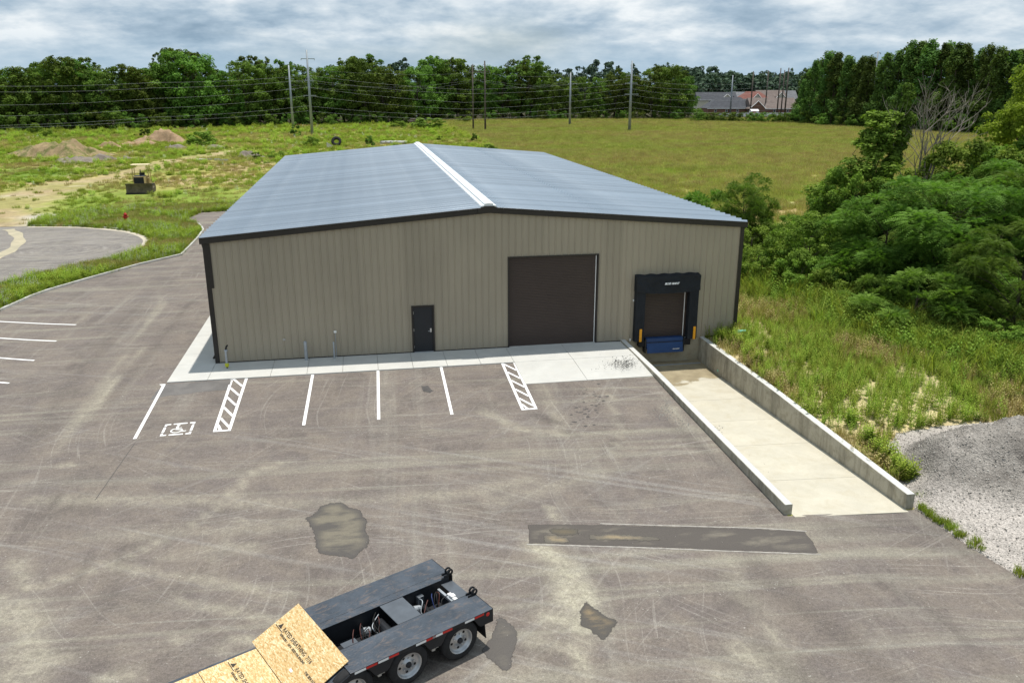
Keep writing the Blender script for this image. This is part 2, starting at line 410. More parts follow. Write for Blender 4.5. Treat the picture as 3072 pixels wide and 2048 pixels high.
def mk_leaf(name, dark, light, trans=.3, rnd=.25):
    n = NT(name); t = n.attr('tint', False)
    col = n.ramp(t, [(0.0, dark), (1.0, light)])
    oi = n.n('ShaderNodeObjectInfo')
    hs = n.n('ShaderNodeHueSaturation'); n.set(hs.inputs['Color'], col)
    n.set(hs.inputs['Hue'], n.math('ADD', n.math('MULTIPLY', oi.outputs['Random'], .035*rnd/.25), .5-.0175*rnd/.25))
    n.set(hs.inputs['Value'], n.math('ADD', n.math('MULTIPLY', oi.outputs['Random'], rnd*2), 1-rnd))
    c = hs.outputs[0]
    n.base(c, .7); n.b.inputs['Specular IOR Level'].default_value = .06
    tr = n.n('ShaderNodeBsdfTranslucent'); n.set(tr.inputs[0], n.mix(1.0, c, (1.0, 1.15, .55), 'MULTIPLY'))
    ms = n.n('ShaderNodeMixShader'); ms.inputs[0].default_value = trans
    n.t.links.new(n.b.outputs[0], ms.inputs[1]); n.t.links.new(tr.outputs[0], ms.inputs[2]); n.t.links.new(ms.outputs[0], n.out.inputs[0])
    return n.m
M['leaf'] = mk_leaf('broad_foliage', (.036, .070, .014), (.185, .280, .050), .30, .38)
M['leaf_cotton'] = mk_leaf('cottonwood_foliage', (.036, .072, .019), (.165, .250, .060), .32, .4)
M['leaf_locust'] = mk_leaf('feathery_foliage', (.040, .092, .016), (.220, .335, .060), .30, .20)
M['leaf_yellow'] = mk_leaf('yellow_green_foliage', (.075, .125, .015), (.300, .360, .045), .40, .15)
M['leaf_far'] = mk_leaf('distant_foliage', (.050, .080, .056), (.088, .128, .078), .1, .15)
M['bush'] = mk_leaf('shrub_foliage', (.050, .105, .015), (.270, .385, .062), .33, .18)
M['weed'] = mk_leaf('weed_foliage', (.140, .200, .030), (.420, .510, .085), .42, .3)
M['straw'] = mk_leaf('dry_grass', (.27, .21, .085), (.55, .45, .22), .38, .25)
M['grass'] = mk_leaf('fresh_grass', (.140, .190, .030), (.420, .470, .090), .42, .3)
M['meadow'] = mk_leaf('meadow_grass', (.280, .290, .080), (.550, .515, .190), .42, .25)
M['flower'] = mk_leaf('white_umbels', (.45, .48, .38), (.75, .76, .68), .3, .1)
M['bark'] = plain('bark', (.075, .060, .045), .9, 0, .35, 2)
M['deadwood'] = plain('dead_wood', (.26, .225, .19), .9, 0, .35, 2)
M['polewood'] = plain('weathered_pole', (.105, .088, .075), .9, 0, .25, 2)
M['polesteel'] = plain('pole_steel', (.29, .32, .345), .5, .5, .12, 1)
M['wire'] = plain('conductor', (.44, .46, .48), .6, .1, .05)
def mk_dirt(name, a, b, s=.8):
    n = NT(name); p = n.pos(); k = n.noise(p, s, 7, .7, .4); col = n.ramp(k, [(.3, a), (.7, b)])
    col = n.mix(.5, col, n.ramp(n.noise(p, s*9, 5, .75), [(.3, .55), (.7, 1.35)]), 'MULTIPLY'); n.base(col, .95); n.bump(n.noise(p, s*6, 6, .75), .8, .15); return n.m
M['claytan'] = mk_dirt('tan_clay', (.24, .18, .095), (.42, .315, .175))
for _n in (M['claytan'],):
    t_ = NT('tan_clay_weedy'); p_ = t_.pos(); c_ = t_.ramp(t_.noise(p_, .8, 7, .7, .4), [(.3, (.22, .16, .085)), (.7, (.42, .315, .175))]); c_ = t_.mix(t_.ramp(t_.noise(p_, .45, 6, .7, .3), [(.46, 0.0), (.58, .9)]), c_, t_.ramp(t_.noise(p_, 4, 3), [(.3, (.07, .09, .02)), (.7, (.20, .21, .06))])); t_.base(c_, .95); t_.bump(t_.noise(p_, 5, 6, .75), .9, .2); M['claytan'] = t_.m
M['clayred'] = mk_dirt('reddish_soil', (.29, .19, .11), (.46, .32, .20))
M['greyfill'] = mk_dirt('grey_fill', (.17, .145, .115), (.31, .265, .22), 1.2)
def mk_gravel():
    n = NT('crushed_limestone'); p = n.pos(); k = n.noise(p, .35, 5, .6)
    col = n.mix(n.attr('heap', False), n.ramp(k, [(.35, (.36, .328, .298)), (.65, (.53, .485, .44))]), n.ramp(n.noise(p, .9, 5, .6), [(.35, (.155, .140, .125)), (.65, (.31, .285, .255))]))
    v = n.n('ShaderNodeTexVoronoi'); n.set(v.inputs['Vector'], p); v.inputs['Scale'].default_value = 24
    sx = n.n('ShaderNodeSeparateXYZ'); n.set(sx.inputs[0], v.outputs['Color'])
    col = n.mix(.85, col, n.ramp(sx.outputs[0], [(0.0, .62), (.5, .95), (1.0, 1.35)]), 'MULTIPLY')
    n.base(col, .95); n.bump(v.outputs[0], .9, .04); return n.m
M['gravel'] = mk_gravel()
M['stone'] = (lambda n: (n.base(n.ramp(n.n('ShaderNodeObjectInfo').outputs['Random'], [(0.0, (.15, .138, .125)), (.5, (.35, .325, .29)), (1.0, (.58, .55, .50))]), .9), n.m)[1])(NT('limestone_chip'))
def mk_ground():
    n = NT('field_soil'); p = n.pos(); c = n.attr('Col')
    c = n.mix(.8, c, n.ramp(n.noise(p, 1.1, 7, .7, .3), [(.28, .60), (.5, 1.0), (.72, 1.38)]), 'MULTIPLY')
    c = n.mix(.5, c, n.ramp(n.noise(n.map(p, (1, .35, 1)), .16, 5, .6), [(.3, .74), (.7, 1.24)]), 'MULTIPLY')
    n.base(c, 1.0); n.b.inputs['Specular IOR Level'].default_value = .05; n.bump(n.noise(p, 3.5, 5, .7), .7, .12); return n.m
M['ground'] = mk_ground()
def mk_wet(name, a, b):
    n = NT(name); p = n.pos(); n.base(n.mix(.5, n.ramp(n.noise(p, 1.1, 5, .6, .5), [(.40, a), (.62, b)]), n.ramp(n.noise(p, 34, 3, .75), [(.28, .6), (.72, 1.4)]), 'MULTIPLY'), .62); n.b.inputs['Specular IOR Level'].default_value = .35; n.bump(n.noise(p, 60, 3, .7), .3, .01); return n.m
M['wet'] = mk_wet('damp_asphalt', (.105, .098, .090), (.135, .125, .110)); M['wettan'] = mk_wet('damp_silt_film', (.16, .145, .115), (.27, .235, .155))
def mk_damp(name, dark, tan, lo, rag=.16):
    n = NT(name); p = n.pos(); e = n.attr('edge', False); k = n.noise(p, 1.3, 6, .6, .4)
    k = n.noise(n.map(p, (.55, 1.5, 1)), 1.5, 7, .62, .3)
    f = n.math('MULTIPLY', n.ramp(e, [(.06, 0.0), (.30, 1.0)]), n.ramp(k, [(lo, .05), (lo+.16, 1.0)]))
    c = n.mix(f, dark, tan); c = n.mix(.5, c, n.ramp(n.noise(p, 34, 3, .75), [(.28, .6), (.72, 1.4)]), 'MULTIPLY'); n.base(c, .6); n.b.inputs['Specular IOR Level'].default_value = .3; n.set(n.b.inputs['Alpha'], n.ramp(n.math('ADD', e, n.math('MULTIPLY', n.math('SUBTRACT', n.noise(p, 7, 6, .8), .5), rag)), [(.02, 0.0), (.05, 1.0)])); return n.m
M['damp0'] = mk_damp('damp_patch_silty', (.078, .070, .064), (.165, .146, .110), .40); M['damp1'] = mk_damp('damp_patch_clay', (.070, .063, .055), (.27, .20, .11), .46); M['damp2'] = mk_damp('damp_patch_dull', (.088, .079, .072), (.160, .142, .113), .5); M['siltend'] = mk_damp('silt_on_patch', (.11, .098, .08), (.44, .335, .185), .40); M['wetend'] = mk_damp('wet_silt_on_patch', (.085, .075, .06), (.15, .118, .07), .40); M['trench'] = mk_damp('trench_patch_silt', (.080, .069, .061), (.165, .146, .115), .52, .06)
M['wetsilt'] = mk_wet('damp_silt', (.11, .10, .09), (.14, .13, .115))
M['patch'] = mk_wet('patched_asphalt', (.118, .110, .104), (.160, .148, .138))
M['silt'] = mk_wet('dried_silt', (.36, .32, .22), (.46, .40, .27))
M['edgepale'] = plain('pale_joint', (.34, .32, .29), .9, 0, .3, 6)
M['stain'] = plain('oil_stain', (.075, .070, .068), .75, 0, .2, 5)

# ------------------------------------------------------------------ setting: ground, asphalt, kerbs
KERB_PX = [(0, 935), (103, 889), (152, 872), (283, 834), (419, 796), (547, 766), (590, 722), (609, 697), (612, 688), (596, 672), (552, 661)]
KERB = [g2(*q) for q in KERB_PX]
KERB_EXT = [(-40, -3), (-20, 1.5), (KERB[0][0]-1.6, KERB[0][1]-4.5)]+KERB
CUL_PX = [(90, 679), (237, 680), (326, 686), (394, 694), (435, 706), (454, 720), (446, 737), (433, 748), (356, 771), (199, 807), (90, 832), (0, 859)]
CUL = [g2(*q) for q in CUL_PX]
CUL_POLY = CUL+[(-22, 9.5), (-60, 3), (-60, 43.5), (CUL[0][0]-4, CUL[0][1]+.3)]
GEDGE = [g2(*q) for q in [(2745, 1524), (2790, 1556), (2850, 1600), (2925, 1650), (3000, 1695), (3072, 1738)]]
PIT = (18.46, 22.44, -15.95, 0.0)      # x0 x1 y0 y1
LOT = KERB_EXT+[(-9.4, 50), (-0.35, 50), (-0.35, -.35), (18.40, -.35), (18.40, -16.05), (22.5, -16.05)]+GEDGE+[(GEDGE[-1][0]+3, -24), (32, -60), (-70, -60), (-70, -8)]

def region_mesh(name, poly, step, bounds, zoff, attrs=None):
    bx = []
    for i in range(len(poly)):      # boundary with extra points on long edges
        a = np.array(poly[i]); b = np.array(poly[(i+1) % len(poly)]); L = np.hypot(*(b-a)); k = max(1, int(L/max(step*2, .6))) if L < 60 else 20
        for j in range(k): bx.append(a+(b-a)*j/k)
    bx = np.array(bx); nb = len(bx)
    gx = np.arange(bounds[0], bounds[1], step); gy = np.arange(bounds[2], bounds[3], step)
    X, Y = np.meshgrid(gx, gy); X = X.ravel()+.0007; Y = Y.ravel()+.0003
    cx_ = np.arange(-70, 40, 4.0); X2, Y2 = np.meshgrid(cx_, np.arange(-60, 52, 4.0)); X2 = X2.ravel()+.01; Y2 = Y2.ravel()+.02
    o = (X2 < bounds[0]) | (X2 > bounds[1]) | (Y2 < bounds[2]) | (Y2 > bounds[3])
    X = np.r_[X, X2[o]]; Y = np.r_[Y, Y2[o]]
    k = inpoly(X, Y, poly); X, Y = X[k], Y[k]
    k = polydist(X, Y, list(map(tuple, bx))+[tuple(bx[0])]) > step*.35; X, Y = X[k], Y[k]
    P = [Vector(map(float, q)) for q in np.r_[bx, np.c_[X, Y]]]
    V, E_, Fc, *_ = delaunay_2d_cdt(P, [(i, (i+1) % nb) for i in range(nb)], [], 0, 1e-5)
    V = np.array([tuple(q) for q in V]); Fc = np.array([f for f in Fc if len(f) == 3])
    c = V[Fc].mean(1); Fc = Fc[inpoly(c[:, 0], c[:, 1], poly)]
    z = H(V[:, 0], V[:, 1])+zoff
    return V, Fc, np.c_[V, z]

# dust and dark wear on the lot, laid down as trails on the ground
V2, FA, VA = region_mesh('lot', LOT, .27, (-17, 31, -26, 12), 0.0)
ax, ay = V2[:, 0], V2[:, 1]
dust = np.zeros(len(V2)); dark = np.zeros(len(V2))
wob = (fbm(ax, ay, 1.3, 5)-.5)
def trail(px, width, amt, soft=1.0, arr=None):
    pts = [g2(*q) for q in px]; d = polydist(ax, ay, pts)+wob*width*1.2
    a = dust if arr is None else arr
    np.maximum(a, amt*np.exp(-np.clip(d, 0, None)**2/(2*(width*.6)**2)), out=a)
for px, wd, am in [
    ([(1625, 1640), (1690, 1690), (1745, 1790), (1755, 1870)], .45, .95), ([(1680, 1720), (1720, 1800)], .5, .9), ([(1640, 1850), (1700, 1860)], .35, .8),
    ([(1745, 1860), (1735, 1960), (1745, 2030)], .16, .85), ([(1600, 1920), (1730, 1950)], .3, .5), ([(1500, 2020), (1750, 2048)], .5, .35),
    ([(2180, 1660), (2220, 1780), (2290, 1830)], .35, .3), ([(2250, 1960), (2330, 2000)], .5, .55), ([(2310, 1890), (2345, 1940)], .25, .5), ([(2150, 2020), (2400, 2040)], .4, .4),
    ([(0, 1790), (160, 1745), (330, 1690), (520, 1610), (640, 1530), (760, 1415), (870, 1380)], .14, .55),
    ([(350, 1700), (560, 1730), (700, 1755), (860, 1790)], .18, .5), ([(520, 1800), (700, 1835), (850, 1865)], .14, .55),
    ([(20, 1840), (80, 1870), (90, 1960), (40, 2048)], .6, .55), ([(45, 1690), (75, 1740)], .25, .5), ([(130, 1975), (230, 1965)], .18, .7), ([(310, 2035), (400, 2015)], .18, .75), ([(650, 1945), (750, 1910)], .14, .8), ([(520, 1915), (590, 1900)], .12, .75),
    ([(840, 1790), (890, 1780)], .14, .65), ([(620, 1670), (650, 1672)], .1, .8), ([(195, 1396), (215, 1394)], .12, .8), ([(500, 1670), (600, 1650), (760, 1640)], .25, .4), ([(680, 1640), (720, 1560)], .12, .4),
    ([(100, 1500), (500, 1500), (900, 1510), (1400, 1480), (1590, 1440)], .35, .35), ([(250, 1610), (700, 1590), (900, 1570)], .3, .3),
    ([(1450, 1230), (1560, 1290), (1700, 1300)], .3, .45), ([(1440, 1235), (1480, 1250)], .15, .6), ([(1620, 1150), (1690, 1290)], .22, .4), ([(1830, 1180), (1860, 1300), (1840, 1360)], .12, .35),
    ([(2010, 1225), (2030, 1260)], .3, .5), ([(2040, 1270), (2060, 1275)], .2, .4), ([(1660, 1560), (1650, 1520)], .12, .6), ([(1500, 1500), (1800, 1420)], .4, .3),
    ([(560, 830), (420, 1000), (300, 1160), (180, 1320)], .10, .4), ([(430, 1040), (370, 1110), (250, 1290)], .08, .55), ([(380, 1080), (330, 1130), (200, 1300)], .06, .5),
    ([(600, 780), (440, 960)], .08, .4), ([(390, 1080), (280, 1200), (130, 1420)], .07, .4), ([(200, 1010), (330, 860), (500, 790)], .12, .25)]:
    trail(px, wd, am)
for px, wd, am in [([(2270, 1690), (2370, 1800), (2520, 1900), (2680, 2040)], .45, .5), ([(2640, 1740), (2800, 1830), (2960, 1990)], .3, .4), ([(2290, 1940), (2360, 2010), (2420, 2048)], .3, .5),
                   ([(2330, 1545), (2250, 1460), (2100, 1340), (1960, 1230)], .35, .35), ([(2500, 1590), (2740, 1560), (2900, 1660)], .6, .45), ([(320, 1260), (250, 1360), (180, 1470), (150, 1530)], .05, .6), ([(1720, 1660), (1600, 1800)], .25, .25), ([(1610, 1245), (1660, 1265)], .28, .7), ([(1700, 1290), (1730, 1310)], .25, .4),
                   ([(80, 1550), (250, 1530)], .4, .3), ([(480, 830), (300, 1050), (120, 1290), (0, 1440)], .5, .3), ([(610, 860), (480, 1020), (330, 1210)], .22, .35), ([(470, 830), (500, 815)], .3, .5), ([(280, 1660), (180, 1800)], .15, .4), ([(380, 1640), (300, 1850)], .3, .3)]:
    trail(px, wd, am, arr=dark)
me = np_mesh('asphalt_lot', VA, 3, FA, {'dust': dust, 'dark': dark})
tag(link('asphalt_lot', me, M['asphalt']), 'dusty brown-grey asphalt parking lot in front of the metal building', kind='structure')
_, FC, VC = region_mesh('cul', CUL_POLY, .8, (-30, -8, 12, 46), 0.0)
tag(link('asphalt_cul_de_sac', np_mesh('cul', VC, 3, FC), M['asphalt_road']), 'rounded asphalt turning circle beyond the grass strip', kind='structure')

# field soil: one sheet to the horizon, colour by what grows there, with a hole for the dock pit
gx = np.unique(np.r_[np.linspace(-3000, -140, 10), np.arange(-140, 18, 1.5), PIT[0], PIT[1], np.arange(24, 200, 1.5), np.linspace(200, 3000, 12)])
gy = np.unique(np.r_[np.linspace(-600, -62, 5), np.arange(-60, -20, 2.0), np.arange(-20, 70, 1.0), PIT[2], PIT[3], np.arange(70, 140, 1.5), np.arange(140, 330, 3.0), np.linspace(330, 4000, 16)])
X, Y = np.meshgrid(gx, gy); sh = X.shape
Z = H(X, Y)-.012
low = (inpoly(X, Y, LOT) | inpoly(X, Y, CUL_POLY)); Z = np.where(low, Z-.14, Z)
Z = np.where((X > .4) & (X < 23.7) & (Y > .3) & (Y < 44), Z-.3, Z)
far = (Y > 60) & (Y < 300); Z = Z+np.where(far, (fbm(X, Y, 22, 3)-.5)*.5*ss((Y-60)/30)*ss((300-Y)/40), 0)
PX, PY = to_px(np.stack([X, Y, Z], -1)); front = ((np.stack([X, Y, Z], -1)-CAM) @ ROT)[..., 1] > 3
PX = np.where(front, PX, -9999); PY = np.where(front, PY, 9999)
nx = (fbm(X, Y, 6, 21)-.5)*2; nf = (fbm(X, Y, 2.0, 31)-.5)*2
C = np.zeros(sh+(3,)); C[:] = (.250, .290, .070)                       # rough green field
def lay(mask, c): C[:] = C*(1-mask[..., None])+np.array(c)*mask[..., None]
lay(ss(.5+nx*1.6), (.360, .330, .110)); lay(ss(nf*1.6-.1)*.7, (.200, .265, .050)); lay(ss(nx*2.2-.7), (.40, .32, .175))
EDGE = [g2(*q) for q in [(1250, 372), (1340, 380), (1400, 402), (1480, 440), (1640, 470), (1900, 560)]]
mead_poly = [(26, 330), EDGE[0], EDGE[1], EDGE[2], EDGE[3], (30, 115), (26, 70), (26, 34), (36, 32), (60, 34), (400, 20), (400, 330)]
md = ss(.5+ (inpoly(X, Y, mead_poly)*2.0-1)*np.clip(polydist(X, Y, mead_poly+[mead_poly[0]])/7, 0, 1)*.6+nf*.12)
mt = fbm(X*.45, Y*1.6, 16, 41)
lay(md, (.370, .355, .115)); lay(md*ss((mt-.45)*5), (.440, .395, .165)); lay(md*ss((.47-mt)*6), (.300, .335, .095)); lay(md*ss((fbm(X*.5, Y*2, 9, 47)-.54)*7)*.85, (.40, .285, .150)); lay(md*ss((fbm(X*.6, Y*1.3, 20, 52)-.55)*6)*.7, (.235, .265, .075)); lay(md*ss((Y-150)/90)*.5, (.330, .265, .110)); lay(md*ss((fbm(X*.4, Y*2.2, 7, 59)-.62)*8), (.50, .45, .27))
lot_r = (X > 22.3) & (X < 60) & (Y > -22) & (Y < 26)
lay(lot_r*1.0, (.300, .275, .110)); lay(lot_r*ss(nx*1.8+.35), (.50, .415, .235)); lay(lot_r*ss(-nx*2.5-.4), (.180, .210, .055))
sand = [g2(*q) for q in [(2480, 1210), (2580, 1140), (2720, 1090), (2830, 1100), (2860, 1180), (2930, 1250), (2840, 1290), (2660, 1290), (2540, 1260)]]
lay(ss(.5+(inpoly(X, Y, sand)*2.-1)*np.clip(polydist(X, Y, sand+[sand[0]])/1.6, 0, 1)+nf*.4), (.56, .465, .275))
TRACK = [g2(*q) for q in [(0, 580), (120, 545), (250, 525), (330, 520), (420, 500), (560, 470), (680, 452)]]
TRK_PX = [(-200, 700), (-200, 640), (0, 585), (130, 556), (200, 540), (330, 522), (470, 487), (560, 470), (660, 454), (720, 447), (700, 460), (560, 483), (440, 510), (330, 538), (260, 560), (190, 588), (130, 615), (100, 645), (85, 676), (0, 682), (-200, 730)]
TRK = [g2(*q) for q in TRK_PX]
def soft(poly, wd, k=.35, lo=.0): return ss(.5+(inpoly(X, Y, poly)*2.-1)*np.clip(polydist(X, Y, poly+[poly[0]])/wd, 0, 1)*.7+nf*k)
tr = soft(TRK, 2.6, .55); lay(tr, (.365, .285, .165)); lay(tr*ss(nf*2+.1)*.6, (.45, .37, .24)); lay(tr*ss(-nx*2.2+.05)*.8, (.29, .275, .095)); lay(tr*ss((fbm(X, Y, 2.6, 63)-.64)*5)*.6, (.52, .46, .36))
for pp, c in [([(430, 545), (560, 530), (700, 520), (790, 520), (780, 545), (640, 550), (500, 560)], (.40, .31, .17)), ([(560, 640), (630, 630), (690, 632), (690, 652), (570, 656)], (.52, .49, .44)), ([(80, 652), (140, 640), (260, 660), (240, 678), (90, 678)], (.54, .51, .46)),
              ([(20, 560), (120, 530), (330, 505), (420, 492), (330, 520), (200, 545)], (.43, .34, .19)), ([(60, 470), (280, 480), (420, 500), (380, 508), (60, 500)], (.30, .26, .12)), ([(600, 500), (800, 480), (840, 500), (700, 515)], (.36, .28, .15))]:
    lay(soft([g2(*q) for q in pp], 1.5)*.9, c)
for pp, c in [([(0, 500), (160, 505), (240, 520), (140, 540), (0, 555)], (.12, .21, .03)), ([(420, 455), (560, 450), (540, 475), (430, 482)], (.16, .27, .025)), ([(180, 600), (420, 575), (720, 560), (660, 640), (200, 650)], (.16, .235, .035)), ([(0, 390), (350, 392), (380, 410), (0, 430)], (.115, .20, .025))]:
    lay(soft([g2(*q) for q in pp], 2.0)*.75, c)
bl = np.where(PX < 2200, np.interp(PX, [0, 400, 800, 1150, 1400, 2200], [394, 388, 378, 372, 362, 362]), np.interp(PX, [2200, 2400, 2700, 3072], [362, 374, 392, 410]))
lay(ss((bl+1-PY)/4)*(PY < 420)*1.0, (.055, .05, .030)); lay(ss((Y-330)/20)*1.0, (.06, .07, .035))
idx = np.arange(X.size).reshape(sh); A = idx[:-1, :-1]; B = idx[:-1, 1:]; Cc = idx[1:, 1:]; D = idx[1:, :-1]
quads = np.stack([A, B, Cc, D], -1).reshape(-1, 4)
mx_ = (X[:-1, :-1]+X[1:, 1:]).ravel()/2; my_ = (Y[:-1, :-1]+Y[1:, 1:]).ravel()/2
quads = quads[~((mx_ > PIT[0]) & (mx_ < PIT[1]) & (my_ > PIT[2]) & (my_ < PIT[3]))]
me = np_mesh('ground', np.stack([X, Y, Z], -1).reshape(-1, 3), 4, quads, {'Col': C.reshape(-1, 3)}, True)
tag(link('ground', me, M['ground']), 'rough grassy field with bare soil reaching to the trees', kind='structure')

def sheet(name, px, m, lift=.004, kind='structure', label=None, rough=0.0, step=.12, world=False, fade=0):
    """thin flat patch lying on the lot, outline from the photograph, slightly ragged"""
    P = [q if world else g2(*q) for q in px]; out = []
    for i in range(len(P)):
        a = np.array(P[i]); b = np.array(P[(i+1) % len(P)]); L = np.hypot(*(b-a)); k = max(1, int(L/step)) if rough else 1
        nrm = np.array([-(b-a)[1], (b-a)[0]])/(L+1e-9)
        for j in range(k): out.append(a+(b-a)*j/k+nrm*random.uniform(-rough, rough))
    b_ = MB(); n = len(out)
    if fade:
        A_ = np.array(out); gx_, gy_ = np.meshgrid(np.arange(A_[:, 0].min(), A_[:, 0].max(), fade), np.arange(A_[:, 1].min(), A_[:, 1].max(), fade)); gx_ = gx_.ravel()+.0011; gy_ = gy_.ravel()+.0017; k_ = inpoly(gx_, gy_, [tuple(q) for q in out]); ip_ = np.c_[gx_[k_], gy_[k_]]
        V_, _, F_, *_ = delaunay_2d_cdt([Vector(map(float, q)) for q in np.r_[A_, ip_]], [(i, (i+1) % n) for i in range(n)], [], 1, 1e-6)
        V_ = np.array([tuple(q) for q in V_]); F_ = np.array([f for f in F_ if len(f) == 3]); ed = polydist(V_[:, 0], V_[:, 1], [tuple(q) for q in out]+[tuple(out[0])])
        return tag(link(name, np_mesh(name, np.c_[V_, H(V_[:, 0], V_[:, 1])+lift], 3, F_, {'edge': ed}), m), label, kind=kind)
    pts = [(q[0], q[1], float(H(*q))+lift) for q in out]
    V_, _, F_, *_ = delaunay_2d_cdt([Vector(q[:2]) for q in pts], [(i, (i+1) % n) for i in range(n)], [], 1, 1e-6)
    b_.v = [(q[0], q[1], float(H(q[0], q[1]))+lift) for q in V_]; b_.f = [tuple(f) for f in F_]
    o = obj(name, b_, m)
    return tag(o, label, kind=kind)
def rline(p0, p1, wd):
    a, b = np.array(p0, float), np.array(p1, float); d = (b-a)/np.hypot(*(b-a)); n = np.array([-d[1], d[0]])*wd/2
    return [tuple(a-n), tuple(b-n), tuple(b+n), tuple(a+n)]
# ------------------------------------------------------------------ painted markings (parts of the lot)
lot = bpy.data.objects['asphalt_lot']
def paint(name, polys, lift=.005):
    b = MB()
    for P in polys:
        n = len(P); o = len(b.v); b.v += [(q[0], q[1], float(H(*q))+lift) for q in P]; b.f.append(tuple(range(o, o+n)))
    return obj(name, b, M['paint'], lot)
def pl(a, b, wd=.11):      # a line split so that it follows the ground
    a, b = np.array(a), np.array(b); out = []
    for i in range(6): out.append(rline(a+(b-a)*i/6, a+(b-a)*(i+1)/6, wd))
    return out
for a, b in [((493, 1152), (404, 1316)), ((938, 1124), (911, 1275)), ((1134, 1111), (1136, 1258)), ((1323, 1100), (1356, 1243)),
             ((-120, 958), (228, 974)), ((-120, 1006), (169, 1023)), ((-120, 1062), (103, 1081)), ((-120, 1135), (27, 1149))]:
    paint('parking_line', pl(g2(*a), g2(*b), .115))
def hatch(tl, bl, tr_, br):
    tl, bl, tr_, br = (np.array(g2(*q)) for q in (tl, bl, tr_, br))
    P = pl(tl, bl, .11)+pl(tr_, br, .11)+[rline(bl-np.array([.055, 0]), br+np.array([.055, 0]), .11)]
    for t in (.02, .21, .40, .59, .78):
        a = tl+(bl-tl)*t; b = tr_+(br-tr_)*min(1, t+.165); P.append(rline(a+np.array([.05, 0]), b-np.array([.05, 0]), .10))
    a = tl+(bl-tl)*.955; P.append(rline(tl+(bl-tl)*.90+np.array([.05, 0]), bl+(br-bl)*.42, .10))
    paint('hatched_bay', P)
hatch((697, 1134), (644, 1293), (740, 1133), (688, 1290)); hatch((1507, 1090), (1568, 1228), (1543, 1088), (1608, 1225))
s00, s10, s01, s11 = (np.array(g2(*q)) for q in ((479, 1308), (572, 1301), (496.4, 1273), (587, 1265)))
def su(u, v): return s00*(1-u)*(1-v)+s10*u*(1-v)+s01*(1-u)*v+s11*u*v
def sq(u0, v0, u1, v1): return [su(u0, v0), su(u1, v0), su(u1, v1), su(u0, v1)]
P = []; t = .085
for v in (0, 1-t): P += [sq(0, v, .2, v+t), sq(.28, v, .74, v+t), sq(.82, v, 1, v+t)]
for u in (0, 1-t*.95): P += [sq(u, t+.002, u+t*.95, .18), sq(u, .26, u+t*.95, .74), sq(u, .82, u+t*.95, 1-t-.002)]
def sl(a, b, wd): return [su(*q) for q in rline(a, b, wd)]
P += [[su(.47+.055*math.cos(k*.6283), .82+.06*math.sin(k*.6283)) for k in range(10)], sl((.455, .73), (.47, .44), .085), sl((.46, .60), (.62, .585), .045), sl((.47, .455), (.64, .44), .06), sl((.625, .45), (.70, .26), .06), sl((.69, .27), (.80, .31), .05)]
for k in range(11):
    a0 = R(115+k*21); a1 = R(115+(k+1)*21); c0, r0, r1 = (.47, .38), .15, .20
    P.append([su(c0[0]+r*math.cos(a), c0[1]+r*math.sin(a)) for r, a in ((r0, a0), (r1, a0), (r1, a1), (r0, a1))])
paint('accessible_symbol', P)

# ------------------------------------------------------------------ patches, puddles and stains on the lot
sheet('asphalt_patch', [(1583, 1571), (1700, 1570), (2000, 1577), (2290, 1585), (2415, 1593), (2440, 1625), (2462, 1661), (2200, 1652), (1900, 1640), (1582, 1631)], M['trench'], .005, label='long dark rectangular trench patch in the asphalt', rough=.025, fade=.08)
sheet('asphalt_patch', [(500, 1152), (600, 1146), (693, 1139), (686, 1168), (600, 1176), (500, 1188), (450, 1199), (472, 1172)], M['patch'], .004, label='dark patched strip of asphalt beside the walk corner', rough=.03)
for i, (px, m, lb) in enumerate([
    ([(912, 1553), (935, 1545), (960, 1518), (985, 1508), (1030, 1505), (1050, 1520), (1085, 1528), (1092, 1545), (1106, 1565), (1098, 1590), (1112, 1612), (1105, 1640), (1085, 1655), (1060, 1680), (1030, 1670), (985, 1668), (952, 1660), (945, 1640), (940, 1605), (930, 1580)], M['wet'], 'large damp patch with tan silt on the asphalt above the trailer'),
    ([(1755, 1793), (1790, 1825), (1830, 1850), (1862, 1862), (1845, 1880), (1815, 1925), (1790, 1910), (1765, 1888), (1740, 1880), (1735, 1830)], M['wetsilt'], 'damp patch with wet silt right of the trailer'),
    ([(1495, 1840), (1520, 1858), (1548, 1880), (1556, 1905), (1545, 1960), (1532, 2015), (1505, 2012), (1470, 1985), (1440, 1950), (1475, 1900)], M['wet'], 'damp patch on the asphalt behind the trailer wheel'),
    ([(1264, 1158), (1285, 1157), (1292, 1168), (1301, 1172), (1290, 1179), (1270, 1174)], M['stain'], 'small dark oil stain in a parking bay')]):
    sheet('damp_patch', px, (M['damp0'], M['damp1'], M['damp2'], M['stain'])[i], .0045+.0004*i, label=lb, rough=.025, step=.05, fade=.07 if i < 3 else 0)
sheet('dried_silt', [(1625, 1604), (1660, 1600), (1705, 1612), (1712, 1630), (1660, 1632), (1630, 1631)], M['siltend'], .0095, label='tan dried silt at the left end of the trench patch', rough=.03, step=.05, fade=.07)
sheet('wet_silt', [(1640, 1588), (1690, 1581), (1735, 1586), (1742, 1602), (1700, 1609), (1655, 1603)], M['wetend'], .0088, label='dark wet silt on the left part of the trench patch', rough=.03, step=.05, fade=.07)
sheet('pale_silt', [(1760, 1604), (1850, 1600), (1960, 1608), (2010, 1617), (1960, 1624), (1850, 1622), (1770, 1621)], M['siltend'], .0090, label='pale silt streak along the middle of the trench patch', rough=.04, step=.06, fade=.07)
